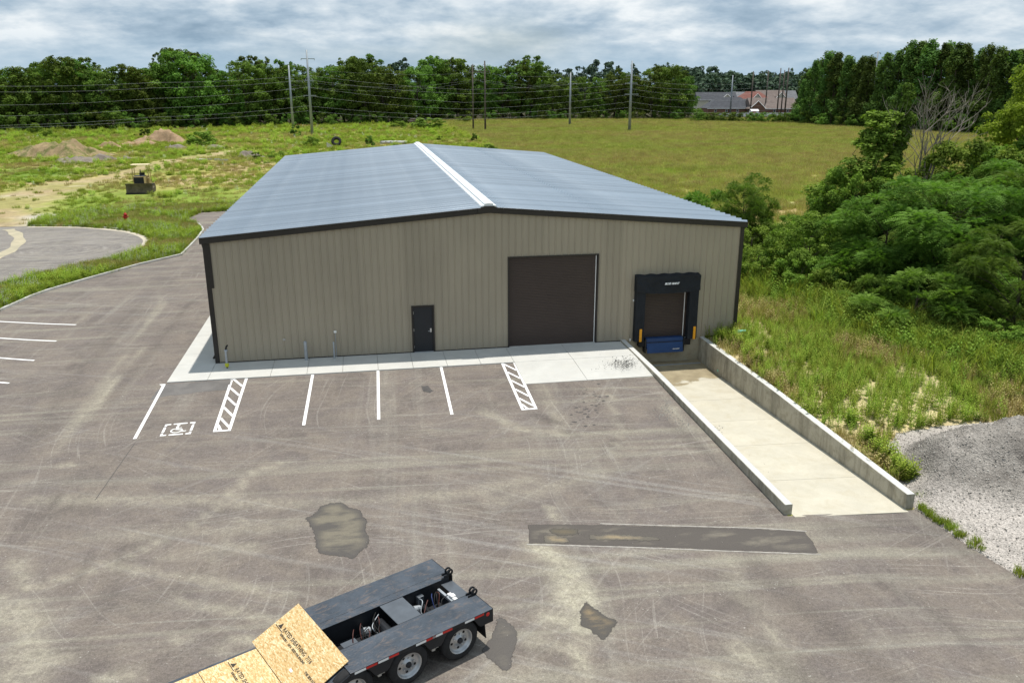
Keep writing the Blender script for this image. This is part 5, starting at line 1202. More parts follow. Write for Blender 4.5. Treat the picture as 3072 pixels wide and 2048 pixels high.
top_r = ([2340, 2370, 2388, 2410, 2433, 2483, 2522, 2570, 2622, 2670, 2744, 2780, 2831, 2880, 2901, 2936, 2984, 3019, 3049, 3067, 3200], [310, 285, 250, 200, 150, 146, 152, 161, 144, 131, 107, 135, 115, 122, 144, 139, 122, 135, 130, 105, 110])
row(np.arange(2392, 3160, 34), base_r, top_r, TAL, 5, 'tall dark green tree, %s from the left in the right-hand wood', 'cottonwood_tree', 'front row of the wood at right', 1.0, 10, (.95, 1.3))
row(np.arange(2420, 3160, 55), base_r, top_r, TAL, 20, 'treetop behind the right-hand wood front row, %s from the left', 'cottonwood_tree', 'second row of the wood at right', 1.0, 10, (1.3, 1.7), 10)
row(np.arange(2440, 3160, 60), base_r, top_r, TAL, 38, 'treetop in the back of the right-hand wood, %s from the left', 'cottonwood_tree', 'third row of the wood at right', 1.0, 10, (1.2, 1.5), 22)
row(np.arange(2350, 3120, 36), base_r, ([2300, 3100], [325, 335]), SHR, -1, 'shrub at the foot of the right-hand wood, %s from the left', 'edge_shrub', 'shrubs along the foot of the wood at right', 1.0, 9, (1.0, 1.3))
row(np.arange(2090, 2370, 24), ([2000, 2400], [364, 372]), ([2050, 2120, 2200, 2300, 2400], [312, 333, 340, 343, 335]), SHR, -3, 'low shrub in the hedge below the far houses, %s from the left', 'hedge_shrub', 'hedge below the far houses', 1.0, 6, (1.1, 1.5))
OPN = [make_tree('open', 22, 5.0, 46, 3600, .52, M['leaf'], 600+k, shell=.35, rcs=.8, nl=22, flat=.8) for k in range(4)]
for i, (px, pt) in enumerate([(140, 178), (215, 160), (285, 170), (515, 150), (560, 136), (603, 146), (760, 165), (800, 162), (862, 170), (1062, 158), (1120, 160), (1310, 160), (1372, 164), (1562, 172), (1592, 164), (1850, 200), (1965, 190)]):
    c = G(px, np.interp(px, *base_l)); d = (c-CAM)[:2]; d = d/np.hypot(*d); c = c+np.r_[d*(12+rt.uniform(0, 8)), 0]; plant(OPN[i % 4], (c[0], c[1], c[2]-.1), ztop(px, pt, c)-c[2], rt.rand()*6.28, 'tall open-crowned tree rising above the far wood, %s from the left' % ORD[i], 'emergent_tree', 'tree', 'tall open-crowned trees above the far wood', rt.uniform(.8, 1.1))
# lone shrubs in the rough field
BSH = [make_tree('bush', 4, 2.6, 34, 3200, .34, M['bush'], 320+k, .06, nl=8) for k in range(3)]
DSH = [make_tree('round', 4, 1.7, 30, 2600, .34, M['leaf'], 330+k, .06, nl=8) for k in range(2)]
for px, pb, pt, wd, pr, lb in [(612, 436, 392, 1.8, BSH[0], 'bright green sprawling shrub right of the tall clay heap'), (890, 410, 372, 1.05, DSH[0], 'dark rounded shrub at the foot of the shorter steel pole'), (935, 440, 408, 1.2, BSH[1], 'green shrub at the foot of the tall steel pole'),
                               (1423, 424, 400, 1.0, DSH[1], 'small dark round shrub below the two wooden poles'), (110, 402, 368, 1.0, BSH[2], 'pale green sapling at the far left wood edge'), (140, 412, 385, 1.2, BSH[1], 'low bush beside the pale green sapling at far left'), (435, 412, 368, .9, DSH[0], 'upright dark bush behind the tall clay heap'),
                               (1110, 440, 408, 1.1, DSH[1], 'dark spiky clump of weeds between the tractor tyre and the concrete pipes'), (1320, 422, 408, 1.6, DSH[0], 'low dark bush behind the roof ridge end'), (1290, 386, 352, 2.2, BSH[2], 'large light green bush around the log heap'), (1200, 384, 362, 2.2, BSH[0], 'wide light green bush left of the log heap'), (1390, 368, 348, 2.0, BSH[1], 'green bush right of the log heap at the wood edge'),
                               (1620, 588, 560, .01, BSH[0], ''), (1465, 455, 432, 1.6, BSH[2], 'low green bush just behind the roof right of the ridge'), (830, 476, 452, 1.6, BSH[1], 'low green bush beside the rear left roof corner'), (770, 478, 455, 1.5, DSH[0], 'dark bush on the grey heap by the roof corner')]:
    if wd < .1: continue
    c = G(px, pb); plant(pr, c, ztop(px, pt, c)-c[2], rt.rand()*6, lb, 'field_shrub', 'shrub', None, wd)

# ------------------------------------------------------------------ near trees beside the weed lot
FE = [make_feather('round', 8, 4.6, 44, 10500, .50, M['leaf_locust'], 400), make_feather('bush', 8, 4.8, 48, 10500, .52, M['leaf_locust'], 401), make_feather('bush', 3.4, 2.3, 30, 5600, .40, M['leaf_locust'], 402, .4)]
NB = [make_tree('round', 9, 3.6, 190, 30000, .19, M['bush'], 410, nl=40, shell=.2, rcs=.62), make_tree('broad', 11, 4.2, 190, 28000, .21, M['leaf_yellow'], 411, nl=40, shell=.2, rcs=.62), make_tree('bush', 5, 3.2, 130, 20000, .16, M['bush'], 412, .08, nl=30, shell=.2, rcs=.65), make_tree('bush', 2.2, 1.7, 80, 9000, .11, M['bush'], 413, .04, nl=24, shell=.2, rcs=.7), make_tree('tall', 11, 2.9, 190, 30000, .18, M['bush'], 414, .2, nl=40, shell=.2, rcs=.7)]
NEAR = [
 (FE[1], (2790, 905), 525, 1.2, 'locust_tree', 'big feathery tree with silvery tops in the middle of the right thicket'),
 (FE[0], (2960, 890), 515, 1.2, 'locust_tree', 'feathery tree right of the big silvery one in the thicket'),
 (FE[1], (2640, 880), 575, 1.0, 'locust_tree', 'feathery dark green tree below the vine-covered tree'),
 (FE[2], (2740, 985), 800, 1.25, 'sumac_shrub', 'feathery light green shrub standing out at the lot edge'),
 (FE[2], (2610, 940), 820, 1.0, 'sumac_shrub', 'feathery shrub just left of the light green one at the lot edge'),
 (FE[0], (3030, 1010), 660, .95, 'locust_tree', 'feathery tree cut by the right edge above the reeds'),
 (FE[2], (2920, 1000), 870, .9, 'sumac_shrub', 'dark feathery shrub right of the light green shrub'),
 (FE[0], (2215, 752), 515, .75, 'locust_tree', 'feathery tree standing just right of the building'),
 (FE[2], (2120, 735), 575, .9, 'sumac_shrub', 'feathery shrub behind the right roof edge'),
 (FE[2], (2285, 745), 600, .7, 'sumac_shrub', 'small feathery shrub right of the tree by the building'),
 (NB[4], (2585, 800), 325, 1.55, 'vine_covered_tree', 'leafy tree left of the vine-covered trunk'),
 (NB[0], (2530, 810), 480, .85, 'thicket_tree', 'rounded leafy tree left of the taller one by the vine-covered trunk'),
 (NB[2], (2480, 800), 600, .9, 'thicket_tree', 'open leafy shrub at the left end of the thicket'),
 (NB[0], (2860, 800), 395, 1.1, 'thicket_tree', 'green leafy tree behind the silvery feathery tree'),
 (NB[0], (3000, 790), 400, 1.1, 'thicket_tree', 'green leafy tree below the yellow-green tree'),
 (NB[1], (3085, 760), 175, .95, 'yellow_tree', 'yellow-green tree leaning in at the right edge'),
 (NB[1], (3040, 740), 290, .7, 'yellow_tree', 'lower yellow-green tree in front of the right wood'),
 (NB[2], (2720, 790), 560, 1.0, 'thicket_tree', 'leafy shrub at the foot of the dead tree'),
 (NB[2], (2420, 850), 640, 1.0, 'thicket_shrub', 'leafy shrub left of the feathery trees'),
 (FE[0], (2880, 845), 470, 1.0, 'locust_tree', 'tall feathery tree behind the two silvery ones'),
 (FE[1], (3070, 860), 470, 1.0, 'locust_tree', 'tall feathery tree at the right edge below the yellow-green tree'),
 (NB[0], (2480, 745), 540, .9, 'thicket_tree', 'dense leafy tree on the meadow side of the thicket'),
 (NB[3], (2270, 850), 735, 1.2, 'thicket_shrub', 'low weedy shrub nearest the building right corner'),
 (NB[3], (2340, 845), 740, 1.2, 'thicket_shrub', 'low bright shrub second from the building corner'),
 (NB[3], (2400, 880), 770, 1.1, 'thicket_shrub', 'low bright shrub third from the building corner'),
 (NB[3], (2500, 900), 790, 1.1, 'thicket_shrub', 'low bright shrub fourth from the building corner'),
 (NB[3], (2250, 790), 680, 1.3, 'thicket_shrub', 'pale green shrub behind the one nearest the building'),
 (NB[2], (2370, 770), 640, .9, 'thicket_shrub', 'pale green shrub on the meadow edge behind the thicket'),
 (NB[3], (2870, 1030), 950, 1.4, 'thicket_shrub', 'dark low shrub in the shade at the lot edge'),
 (NB[3], (3000, 1060), 960, 1.4, 'thicket_shrub', 'low shrub in the shade at the right edge'),
 (NB[2], (3060, 930), 760, 1.1, 'thicket_shrub', 'leafy shrub in the deep shade at the right edge'),
 (NB[2], (2560, 870), 720, 1.0, 'thicket_shrub', 'dense dark shrub under the leafy tree by the vines'),
 (NB[2], (2860, 930), 740, 1.1, 'thicket_shrub', 'dense dark shrub behind the light green lot-edge shrub')]
for pr, b0, pt, wd, nm, lb in NEAR:
    c = G(*b0); plant(pr, c, ztop(b0[0], pt, c)-c[2], rt.rand()*6.28, lb, nm, 'tree' if 'tree' in nm else 'shrub', None, wd)
for pr, (x_, y_), h_, lb in ((FE[0], (41, -6), 7.5, 'feathery tree just beyond the right edge of the picture'), (FE[1], (44, -12), 7.0, 'feathery tree further beyond the right edge'), (NB[2], (39.5, -9.5), 3.6, 'leafy shrub in front of the feathery trees beyond the right edge')):
    plant(pr, (x_, y_, float(H(x_, y_))), h_, rt.rand()*6.28, lb, 'thicket_tree', 'tree')
# vine-wrapped trunk
c = G(2640, 800); hv = ztop(2650, 262, c)-c[2]; r = np.random.RandomState(61); k = 46
zz = np.linspace(.05, 1, k)*hv; cl = np.c_[np.sin(zz*.9)*.25+(zz/hv)**2*.6+r.randn(k)*.10-.9*(1-zz/hv), r.randn(k)*.15, zz, .70-.46*zz/hv+r.rand(k)*.14]
P, N_, ids = clump_leaves(cl, 420, r, .2, .55); V, F_ = leaf_quads(P, N_, .19, r); tint = np.clip(.05+.4*r.rand(k)[ids]+.4*r.rand(len(ids)), 0, 1)
t = thing('vine_covered_tree', 'narrow dark trunk wrapped in vines rising above the thicket', 'tree', tuple(c))
cm = np_mesh('crown', V, 4, F_, {'tint': np.repeat(tint, 4)}); link('crown', cm, M['leaf'], t)
b = MB(); b.tube([tuple(q[:3]) for q in cl[::5]], [.26-.02*i for i in range(len(cl[::5]))], 8); obj('trunk', b, M['bark'], t)
# dead bare tree
c = G(2740, 795); hd = ztop(2760, 300, c)-c[2]; t = thing('dead_tree', 'bare grey dead tree with thin spreading branches above the thicket', 'tree', tuple(c)); b = MB(); tw = MB(); rd = random.Random(4)
def branch(p, d, L, r, lev):
    pts = [Vector(p)]; dd = Vector(d).normalized(); n = 4
    for i in range(n):
        dd = (dd+Vector((rd.gauss(0, .12), rd.gauss(0, .12), rd.gauss(.03, .08)))).normalized(); pts.append(pts[-1]+dd*L/n)
    (b if lev < 2 else tw).tube(pts, [r*(1-.6*i/n) for i in range(n+1)], 6 if lev < 2 else 4, False)
    if lev < 4:
        for i in range(3 if lev else 2):
            j = rd.choice([2, 3, 3, 4]); sp_ = Vector((rd.gauss(0, .6), rd.gauss(0, .5), rd.gauss(.45, .3))); branch(pts[j], (dd+sp_).normalized(), L*rd.uniform(.5, .72), max(.012, r*.5), lev+1)
for dx, dy, L, r_ in ((-.05, .05, .60, .17), (.16, 0, .62, .15), (.34, .1, .66, .13), (-.14, 0, .55, .10)): branch((dx, dy, -.2), (dx, dy, 1), hd*L, r_, 0)
obj('trunk', b, M['deadwood'], t); obj('twigs', tw, M['deadwood'], t)

# ------------------------------------------------------------------ grass, weeds, meadow (uncountable)
def proto_obj(name, V, per, F_, tint, m):
    me_ = np_mesh(name, V, per, F_, {'tint': tint}); me_.materials.append(m); return bpy.data.objects.new(name, me_)
def blades(seed, n, rad, h0, h1, wd, m, lean=.35, name='tuft'):
    r = np.random.RandomState(seed); a = r.rand(n)*6.28; q = rad*np.sqrt(r.rand(n)); P = np.c_[q*np.cos(a), q*np.sin(a), np.zeros(n)-.02]; h = h0+(h1-h0)*r.rand(n); d = r.randn(n, 2)*lean; sd_ = r.rand(n)*6.28
    s = np.c_[np.cos(sd_), np.sin(sd_), np.zeros(n)]*wd; mid = P+np.c_[d*h[:, None]*.3, h*.6]; tip = P+np.c_[d*h[:, None], h]
    V = np.stack([P-s, P+s, mid+s*.7, mid-s*.7, tip], 1).reshape(-1, 3); i = np.arange(n)[:, None]*5
    F_ = np.concatenate([i+np.array([[0, 1, 2]]), i+np.array([[0, 2, 3]]), i+np.array([[3, 2, 4]])]); return proto_obj(name, V, 3, F_, np.repeat(r.rand(n), 5), m)
def stems(seed, n, rad, h0, h1, nl, ls, m, name='weed', head=None):
    r = np.random.RandomState(seed); Vs = []; T = []
    for i in range(n):
        a = r.rand()*6.28; q = rad*math.sqrt(r.rand()); p = np.array([q*math.cos(a), q*math.sin(a), 0]); h = h0+(h1-h0)*r.rand(); ln = r.randn(2)*.10*h
        k = nl; t = .12+.88*(np.arange(k)+r.rand(k)*.5)/k; c = p+np.c_[ln[0]*t, ln[1]*t, h*t]; an = np.arange(k)*2.4+r.rand(); o = np.c_[np.cos(an), np.sin(an), .25+.5*r.rand(k)]; L = ls*(1.15-.75*t)*(.7+.6*r.rand(k)); sd_ = np.c_[-np.sin(an), np.cos(an), np.zeros(k)]*(L*.22)[:, None]
        V = np.stack([c-sd_*.4, c+o*(L*.5)[:, None]+sd_, c+o*L[:, None]-np.array([0, 0, .15])*L[:, None], c+o*(L*.5)[:, None]-sd_], 1).reshape(-1, 3); Vs.append(V); T.append(np.repeat(np.clip(.2+.5*t+.3*r.rand(k), 0, 1), 4))
        w_ = .008; s4 = np.array([[p[0]-w_, p[1], 0], [p[0]+w_, p[1], 0], [p[0]+ln[0]+w_*.5, p[1]+ln[1], h], [p[0]+ln[0]-w_*.5, p[1]+ln[1], h]]); Vs.append(s4); T.append(np.full(4, .15))
    V = np.concatenate(Vs); return proto_obj(name, V, 4, np.arange(len(V)).reshape(-1, 4), np.concatenate(T), m)
def scatter(name, pts, protos, pid, scl, label, tilt=.08, seed=1):
    r = np.random.RandomState(seed); n = len(pts); me_ = bpy.data.meshes.new(name); me_.vertices.add(n); me_.vertices.foreach_set('co', np.asarray(pts, np.float32).ravel())
    rot = np.c_[r.randn(n)*tilt, r.randn(n)*tilt, r.rand(n)*6.28]
    a = me_.attributes.new('rot', 'FLOAT_VECTOR', 'POINT'); a.data.foreach_set('vector', rot.astype(np.float32).ravel())
    a = me_.attributes.new('scl', 'FLOAT', 'POINT'); a.data.foreach_set('value', np.asarray(scl, np.float32)); a = me_.attributes.new('pid', 'INT', 'POINT'); a.data.foreach_set('value', np.asarray(pid, np.int32))
    col = bpy.data.collections.new(name+'_source')
    for i, p_ in enumerate(protos): p_.name = '%s_%02d' % (name, i); col.objects.link(p_)
    o = bpy.data.objects.new(name, me_); COL.objects.link(o); tag(o, label, kind='stuff')
    g = bpy.data.node_groups.new(name, 'GeometryNodeTree'); g.interface.new_socket('Geometry', in_out='INPUT', socket_type='NodeSocketGeometry'); g.interface.new_socket('Geometry', in_out='OUTPUT', socket_type='NodeSocketGeometry')
    N = g.nodes.new; i_ = N('NodeGroupInput'); o_ = N('NodeGroupOutput'); ip = N('GeometryNodeInstanceOnPoints'); ci = N('GeometryNodeCollectionInfo'); ci.inputs['Collection'].default_value = col; ci.inputs['Separate Children'].default_value = True; ci.inputs['Reset Children'].default_value = True
    def at(nm, ty):
        q = N('GeometryNodeInputNamedAttribute'); q.data_type = ty; q.inputs['Name'].default_value = nm; return q.outputs['Attribute']
    L_ = g.links.new; L_(i_.outputs[0], ip.inputs['Points']); L_(ci.outputs[0], ip.inputs['Instance']); ip.inputs['Pick Instance'].default_value = True
    L_(at('pid', 'INT'), ip.inputs['Instance Index']); L_(at('rot', 'FLOAT_VECTOR'), ip.inputs['Rotation']); L_(at('scl', 'FLOAT'), ip.inputs['Scale']); L_(ip.outputs[0], o_.inputs[0])
    md_ = o.modifiers.new('scatter', 'NODES'); md_.node_group = g; return o
def sample(n, x0, x1, y0, y1, seed, mg=120):
    r = np.random.RandomState(seed); x = x0+(x1-x0)*r.rand(n); y = y0+(y1-y0)*r.rand(n); z = H(x, y)
    px, py = to_px(np.c_[x, y, z]); k = (px > -mg) & (px < 3072+mg) & (py > 300) & (py < 2048+mg); k &= ~inpoly(x, y, LOT) & ~inpoly(x, y, CUL_POLY) & ~inpoly(x, y, gb)
    k &= ~((x > -.4) & (x < BW+.3) & (y > -.4) & (y < BL+.3)) & ~((x > 18.2) & (x < 22.62) & (y < .3) & (y > -16.2)) & ~((x < -.2) & (x > -2) & (y > -3) & (y < 50)); k &= polydist(x, y, KERB_EXT) > .26
    return x[k], y[k]
pw = [stems(1, 5, .16, .35, .70, 22, .095, M['weed']), stems(2, 4, .14, .45, .85, 26, .085, M['weed']), stems(3, 9, .3, .2, .45, 9, .16, M['bush']), blades(4, 46, .25, .2, .5, .008, M['grass']), blades(5, 40, .25, .2, .55, .007, M['straw']), stems(6, 6, .2, .3, .6, 10, .12, M['straw'])]
# weed lot at right
x, y = sample(95000, 22.6, 58, -18, 30, 1, 650)
nx2 = (fbm(x, y, 6, 21)-.5)*2; sd2 = inpoly(x, y, sand); rr = np.random.RandomState(3).rand(len(x)); dn = np.where(sd2, .26, np.clip(.40-nx2*.45, .10, .75)); edge = 0
k = rr < dn; x, y, nx2, sd2 = x[k], y[k], nx2[k], sd2[k]; rr = np.random.RandomState(4).rand(len(x)); gr = fbm(x, y, 3.2, 91)
pid = np.where(gr > .57, np.where(rr < .50, 0, np.where(rr < .57, 2, np.where(rr < .75, 3, 1))), np.where(gr > .46, np.where(rr < .4, 1, np.where(rr < .65, 3, np.where(rr < .85, 4, 0))), np.where(rr < .45, 4, np.where(rr < .75, 5, np.where(rr < .9, 1, 3))))); pid = np.where(sd2, np.where(rr < .5, 1, 0), pid)
scatter('lot_weeds', np.c_[x, y, H(x, y)-.02], pw, pid, .55+.75*np.random.RandomState(5).rand(len(x))*(.7+.6*fbm(x, y, 4, 15)), 'weeds and tall grass covering the lot right of the ramp', seed=2)
# tall reeds along the thicket edge
rd_ = [g2(*q) for q in [(2300, 860), (2450, 900), (2600, 985), (2750, 1010), (2900, 1060), (3072, 1150)]]; r = np.random.RandomState(8); n = 900
s_ = r.rand(n)*(len(rd_)-1); i_ = s_.astype(int); f_ = s_-i_; P = np.array(rd_); xy = P[i_]*(1-f_[:, None])+P[np.minimum(i_+1, len(P)-1)]*f_[:, None]+r.randn(n, 2)*1.3
scatter('edge_reeds', np.c_[xy, H(xy[:, 0], xy[:, 1])], [blades(21, 34, .25, .6, 1.25, .016, M['grass'], .45), stems(22, 6, .3, .6, 1.1, 14, .22, M['bush'])], (r.rand(n) < .6).astype(int), .7+.6*r.rand(n), 'tall reeds and weeds along the edge of the right thicket', seed=6)
# grass strip by the kerb
x, y = sample(60000, -26, -5, 5, 56, 11, 60); k = polydist(x, y, KERB_EXT) < 13; x, y = x[k], y[k]; rr = np.random.RandomState(12).rand(len(x)); k = rr < .62; x, y = x[k], y[k]; rr = np.random.RandomState(13).rand(len(x)); gr = fbm(x, y, 4, 95)
pid = np.where(gr > .60, np.where(rr < .7, 1, 0), np.where(gr > .36, np.where(rr < .68, 0, np.where(rr < .86, 2, 3)), np.where(rr < .6, 0, 2)))
pg = [blades(31, 60, .3, .16, .42, .011, M['grass']), blades(32, 50, .3, .16, .42, .010, M['straw']), stems(33, 6, .22, .3, .65, 11, .16, M['weed']), stems(34, 4, .15, .4, .7, 5, .10, M['flower'])]
scatter('strip_grass', np.c_[x, y, H(x, y)-.02], pg, pid, .6+.6*np.random.RandomState(14).rand(len(x)), 'long green grass on the strip between kerb and turning circle', seed=7)
# rough field
bdz = bpy.data.objects['bulldozer'].location
x, y = sample(60000, -110, 60, 45, 262, 15, 60); rr = np.random.RandomState(16).rand(len(x)); k = (~inpoly(x, y, TRK) | (np.random.RandomState(99).rand(len(x)) < .12)) & (np.hypot(x-bdz[0], y-bdz[1]) > 3.6) & (rr < .62* np.clip(1.15-(y-45)/260, .3, 1)); k &= ~((x > 20) & inpoly(x, y, mead_poly)); x, y = x[k], y[k]
rr = np.random.RandomState(17).rand(len(x)); gr = fbm(x, y, 9, 97); gf = fbm(x, y, 3, 98); pid = np.where(gr > .53, np.where(rr < .6, 1, 4), np.where(gr > .44, np.where(rr < .75, 0, 2), np.where(rr < .75, 0, 4))); pid = np.where((gf > .66) & (rr > .3), 2, pid); pid = np.where(rr > .985, 3, pid)
pf = [blades(41, 70, .55, .18, .5, .020, M['grass']), blades(42, 60, .55, .18, .5, .018, M['straw']), stems(43, 9, .45, .4, 1.0, 10, .32, M['weed']), stems(44, 6, .4, .4, .7, 5, .18, M['flower']), blades(45, 70, .55, .15, .4, .02, M['meadow'])]
zz = H(x, y)-.03+(fbm(x, y, 22, 3)-.5)*.5*ss((y-60)/30)*ss((300-y)/40)
# weeds on the heaps are part of the same growth
scatter('field_grass', np.c_[x, y, zz], pf, pid, (.5+.55*np.random.RandomState(18).rand(len(x)))*(.85+(y-45)/200), 'rough grass and weeds over the field left of and behind the building', seed=8)
# meadow at right
x, y = sample(75000, 14, 185, 20, 285, 19, 60); k = inpoly(x, y, mead_poly); x, y = x[k], y[k]; rr = np.random.RandomState(20).rand(len(x)); k = rr < np.clip(1.2-(y-30)/250, .3, 1); x, y = x[k], y[k]; rr = np.random.RandomState(21).rand(len(x)); gr = fbm(x*.5, y*1.4, 14, 43)
pid = np.where(gr > .55, np.where(rr < .55, 1, 0), np.where(gr < .42, np.where(rr < .35, 2, 0), np.where(rr < .75, 0, 1)))
pm = [blades(51, 80, .7, .25, .55, .016, M['meadow']), blades(52, 80, .7, .25, .6, .014, M['straw']), blades(53, 80, .7, .2, .45, .018, M['grass'])]
zz = H(x, y)-.03+(fbm(x, y, 22, 3)-.5)*.5*ss((y-60)/30)*ss((300-y)/40)
scatter('meadow_grass', np.c_[x, y, zz], pm, pid, (.7+.5*np.random.RandomState(22).rand(len(x)))*(1+np.clip(y-30, 0, 300)/260), 'golden hay meadow stretching to the far wood', seed=9)
# crushed stones on the gravel heap
X3, Y3, Z3, ins = GRAV; r = np.random.RandomState(23); fi = np.flatnonzero(ins.ravel() & (Y3.ravel() > -24)); fi = fi[r.randint(len(fi), size=16000)]
def stone(seed):
    r_ = np.random.RandomState(seed); bm = bmesh.new(); bmesh.ops.create_icosphere(bm, subdivisions=1, radius=1.0)
    V = np.array([v.co[:] for v in bm.verts])*(.7+.6*r_.rand(len(bm.verts), 1))*np.array([1, .8, .6]); F_ = np.array([[v.index for v in f.verts] for f in bm.faces]); bm.free(); return proto_obj('stone', V, 3, F_, np.zeros(len(V)), M['stone'])
scatter('crushed_stones', np.c_[X3.ravel()[fi]+r.randn(len(fi))*.05, Y3.ravel()[fi]+r.randn(len(fi))*.05, Z3.ravel()[fi]+.005], [stone(1), stone(2), stone(3)], r.randint(3, size=len(fi)), .012+.028*r.rand(len(fi))**2, 'loose crushed stones lying over the gravel heap', 1.0, 10)
# weeds at the ramp wall end and gravel edge
for nm, pxs, lb in (('wall_weeds', [(2660, 1390), (2690, 1410), (2705, 1430), (2720, 1440), (2640, 1370), (2600, 1330), (2550, 1280)], 'tall green weeds along the outer side of the right ramp wall'), ('edge_weeds', [(2760, 1530), (2775, 1545), (2800, 1555), (2830, 1575), (2880, 1610), (2760, 1490), (2850, 1590), (3060, 1722), (2930, 1640)], 'small weeds along the asphalt and gravel edge'), ('corner_weeds', [(2150, 1010), (2180, 1020), (2210, 1040), (2160, 1030), (2190, 1000), (2240, 1060), (2270, 1090)], 'weeds between the building corner and the ramp wall')):
    r = np.random.RandomState(len(nm)); xy = np.array([g2(a+r.randn()*8, b_+r.randn()*6) for a, b_ in pxs for _ in range(5)]); xy[:, 0] = np.maximum(xy[:, 0], 22.75); k = ~inpoly(xy[:, 0], xy[:, 1], LOT); xy = xy[k]
    big = nm != 'edge_weeds'; scatter(nm, np.c_[xy, H(xy[:, 0], xy[:, 1])+(.0 if big else .03)], [stems(71, 6, .16, .45, .8, 18, .16, M['weed']), blades(72, 40, .16, .15, .3, .01, M['grass'])], (np.zeros(len(xy)) if big else np.ones(len(xy))).astype(int), (.8+.4*r.rand(len(xy)))*(1 if big else .8), lb, seed=len(nm))
# ------------------------------------------------------------------ power poles and lines
def pole(name, base_px, top_px, m, r0, r1, label, arms, wood=False):
    c = G(*base_px); h = ztop(top_px[0], top_px[1], c)-c[2]; t = thing(name, label, 'pole', tuple(c))
    b = MB(); b.cyl((0, 0, -.3), (0, 0, h), r0, r1, 12); obj('shaft', b, m, t, smooth=True)
    for (py, x0, x1, brace) in arms:
        z = ztop(base_px[0], py, c)-c[2]; b = MB(); b.box(x0, x1, -.09, .09, z-.09, z+.09); ar = obj('crossarm', b, m, t)
        if brace:
            b = MB(); b.tube([(0, 0, z+brace), (x1*.92, 0, z+.05)], .06, 6); b.tube([(0, 0, z+brace), (x0*.92, 0, z+.05)], .06, 6); obj('brace', b, M['polesteel'], ar)
        for q in (x0, x1):
            b = MB(); b.lathe([(0, 0), (.06, .02), (.11, .08), (.06, .14), (.11, .2), (.06, .26), (.0, .3)], 8, Matrix.Translation((q*.96, 0, z-.38))); obj('insulator', b, M['steel'], ar)
    return c, h
pole('utility_pole', (937, 404), (911, 150), M['polesteel'], .40, .20, 'tallest grey steel pole, left of the building roof', [(177, -1.6, 1.9, 0), (242, -1.0, 1.3, 1.3), (287, -1.5, 1.7, 0)])
pole('utility_pole', (880, 386), (868, 196), M['polesteel'], .42, .22, 'grey steel pole just left of the tallest one', [(236, -1.2, 1.2, 0), (268, -1.2, 1.2, 0)])
pole('utility_pole', (1420, 393), (1418, 195), M['polewood'], .26, .17, 'left one of the pair of dark wooden poles', [(215, -1.0, 2.6, 2.0)])
pole('utility_pole', (1456, 396), (1455, 183), M['polewood'], .28, .18, 'right one of the pair of dark wooden poles', [(216, -2.4, 1.5, 2.2)])
pole('utility_pole', (1709, 378), (1711, 218), M['polesteel'], .42, .2, 'slim steel pole in the meadow left of the far one', [(229, -.8, 1.6, 0), (251, -.8, 2.2, 0)])
pole('utility_pole', (1888, 394), (1893, 183), M['polesteel'], .46, .2, 'steel pole with three crossarms in the middle of the meadow', [(227, -1.6, 2.0, 0), (250, -1.8, 1.8, 0), (283, -1.8, 2.2, 0)])
pole('utility_pole', (2190, 344), (2196, 226), M['polesteel'], .45, .22, 'grey steel pole in front of the far houses', [(243, -.3, 1.6, 0), (258, -.3, 1.6, 0), (275, -.3, 1.6, 0)])
for px, pb, pt, lb in ((2250, 346, 214, 'first dark wooden pole by the far houses, counted from the left'), (2294, 344, 212, 'second dark wooden pole by the far houses, counted from the left'), (2330, 348, 205, 'third and tallest dark wooden pole by the far houses'), (2342, 346, 211, 'fourth dark wooden pole by the far houses, counted from the left'), (2352, 362, 204, 'fifth dark wooden pole by the far houses, at the wood edge')):
    pole('utility_pole', (px, pb), (px+4 if px > 2320 else px+3, pt), M['polewood'], .32, .22, lb, [(235, -.2, 2.0, 0), (254, -.2, 2.0, 0)] if px > 2320 else [])
pole('light_mast', (2606, 384), (2600, 154), M['polesteel'], .30, .2, 'lighting mast rising from the right-hand wood', [(160, -1.0, 1.0, 0)])
def wire(label, pts, r=.035):
    """pts: (px, py, world y) anchors; sagging conductor between them"""
    W = [GY(*q) for q in pts]; out = []
    for a, b_ in zip(W[:-1], W[1:]):
        L = np.linalg.norm(b_-a)
        for i in range(10): t = i/10; out.append(a+(b_-a)*t-np.array([0, 0, 1])*4*t*(1-t)*L*.012)
    out.append(W[-1]); o = np.array(out[0]); b = MB(); b.tube([q-o for q in out], r, 5)
    tag(obj('power_line', b, M['wire'], loc=tuple(o)), label, 'power line', 'overhead power lines')
nw = ['topmost', 'second', 'third', 'fourth', 'fifth', 'lowest']
for i, (l, m_, c_, rr_) in enumerate([(252, 226, 263, 236), (270, 240, 276, 251), (312, 262, 302, 266), (346, 287, 322, 284), (375, 318, 340, 305), (380, 333, 352, 322)]):
    wire(nw[i]+' of the six overhead lines running left from the tallest steel pole', [(-160, l+4, 185), (460, (l+m_)/2+(9 if i < 4 else 5), 196), (922, m_, 201)], .014)
    wire(nw[i]+' of the six overhead lines between the tallest pole and the meadow pole', [(922, m_, 201), (1400, c_+6, 200), (1890, rr_, 197)], .013)
    wire(nw[i]+' of the six overhead lines running right from the meadow pole', [(1890, rr_, 197), (2120, rr_+16, 240), (2330, rr_+4, 285)], .013)
for i, (a, m_, c_) in enumerate([(262, 243, 232), (275, 252, 236), (222, 216, 212)]):
    wire(nw[i]+' of the thin lines strung to the wooden pole pair', [(872, a-20, 248), (1180, a, 225), (1437, c_+6, 204)], .010); wire(nw[i]+' of the thin lines leaving the wooden pole pair rightwards', [(1437, c_+6, 204), (1600, m_+14, 215), (1711, c_+12, 232)], .010)

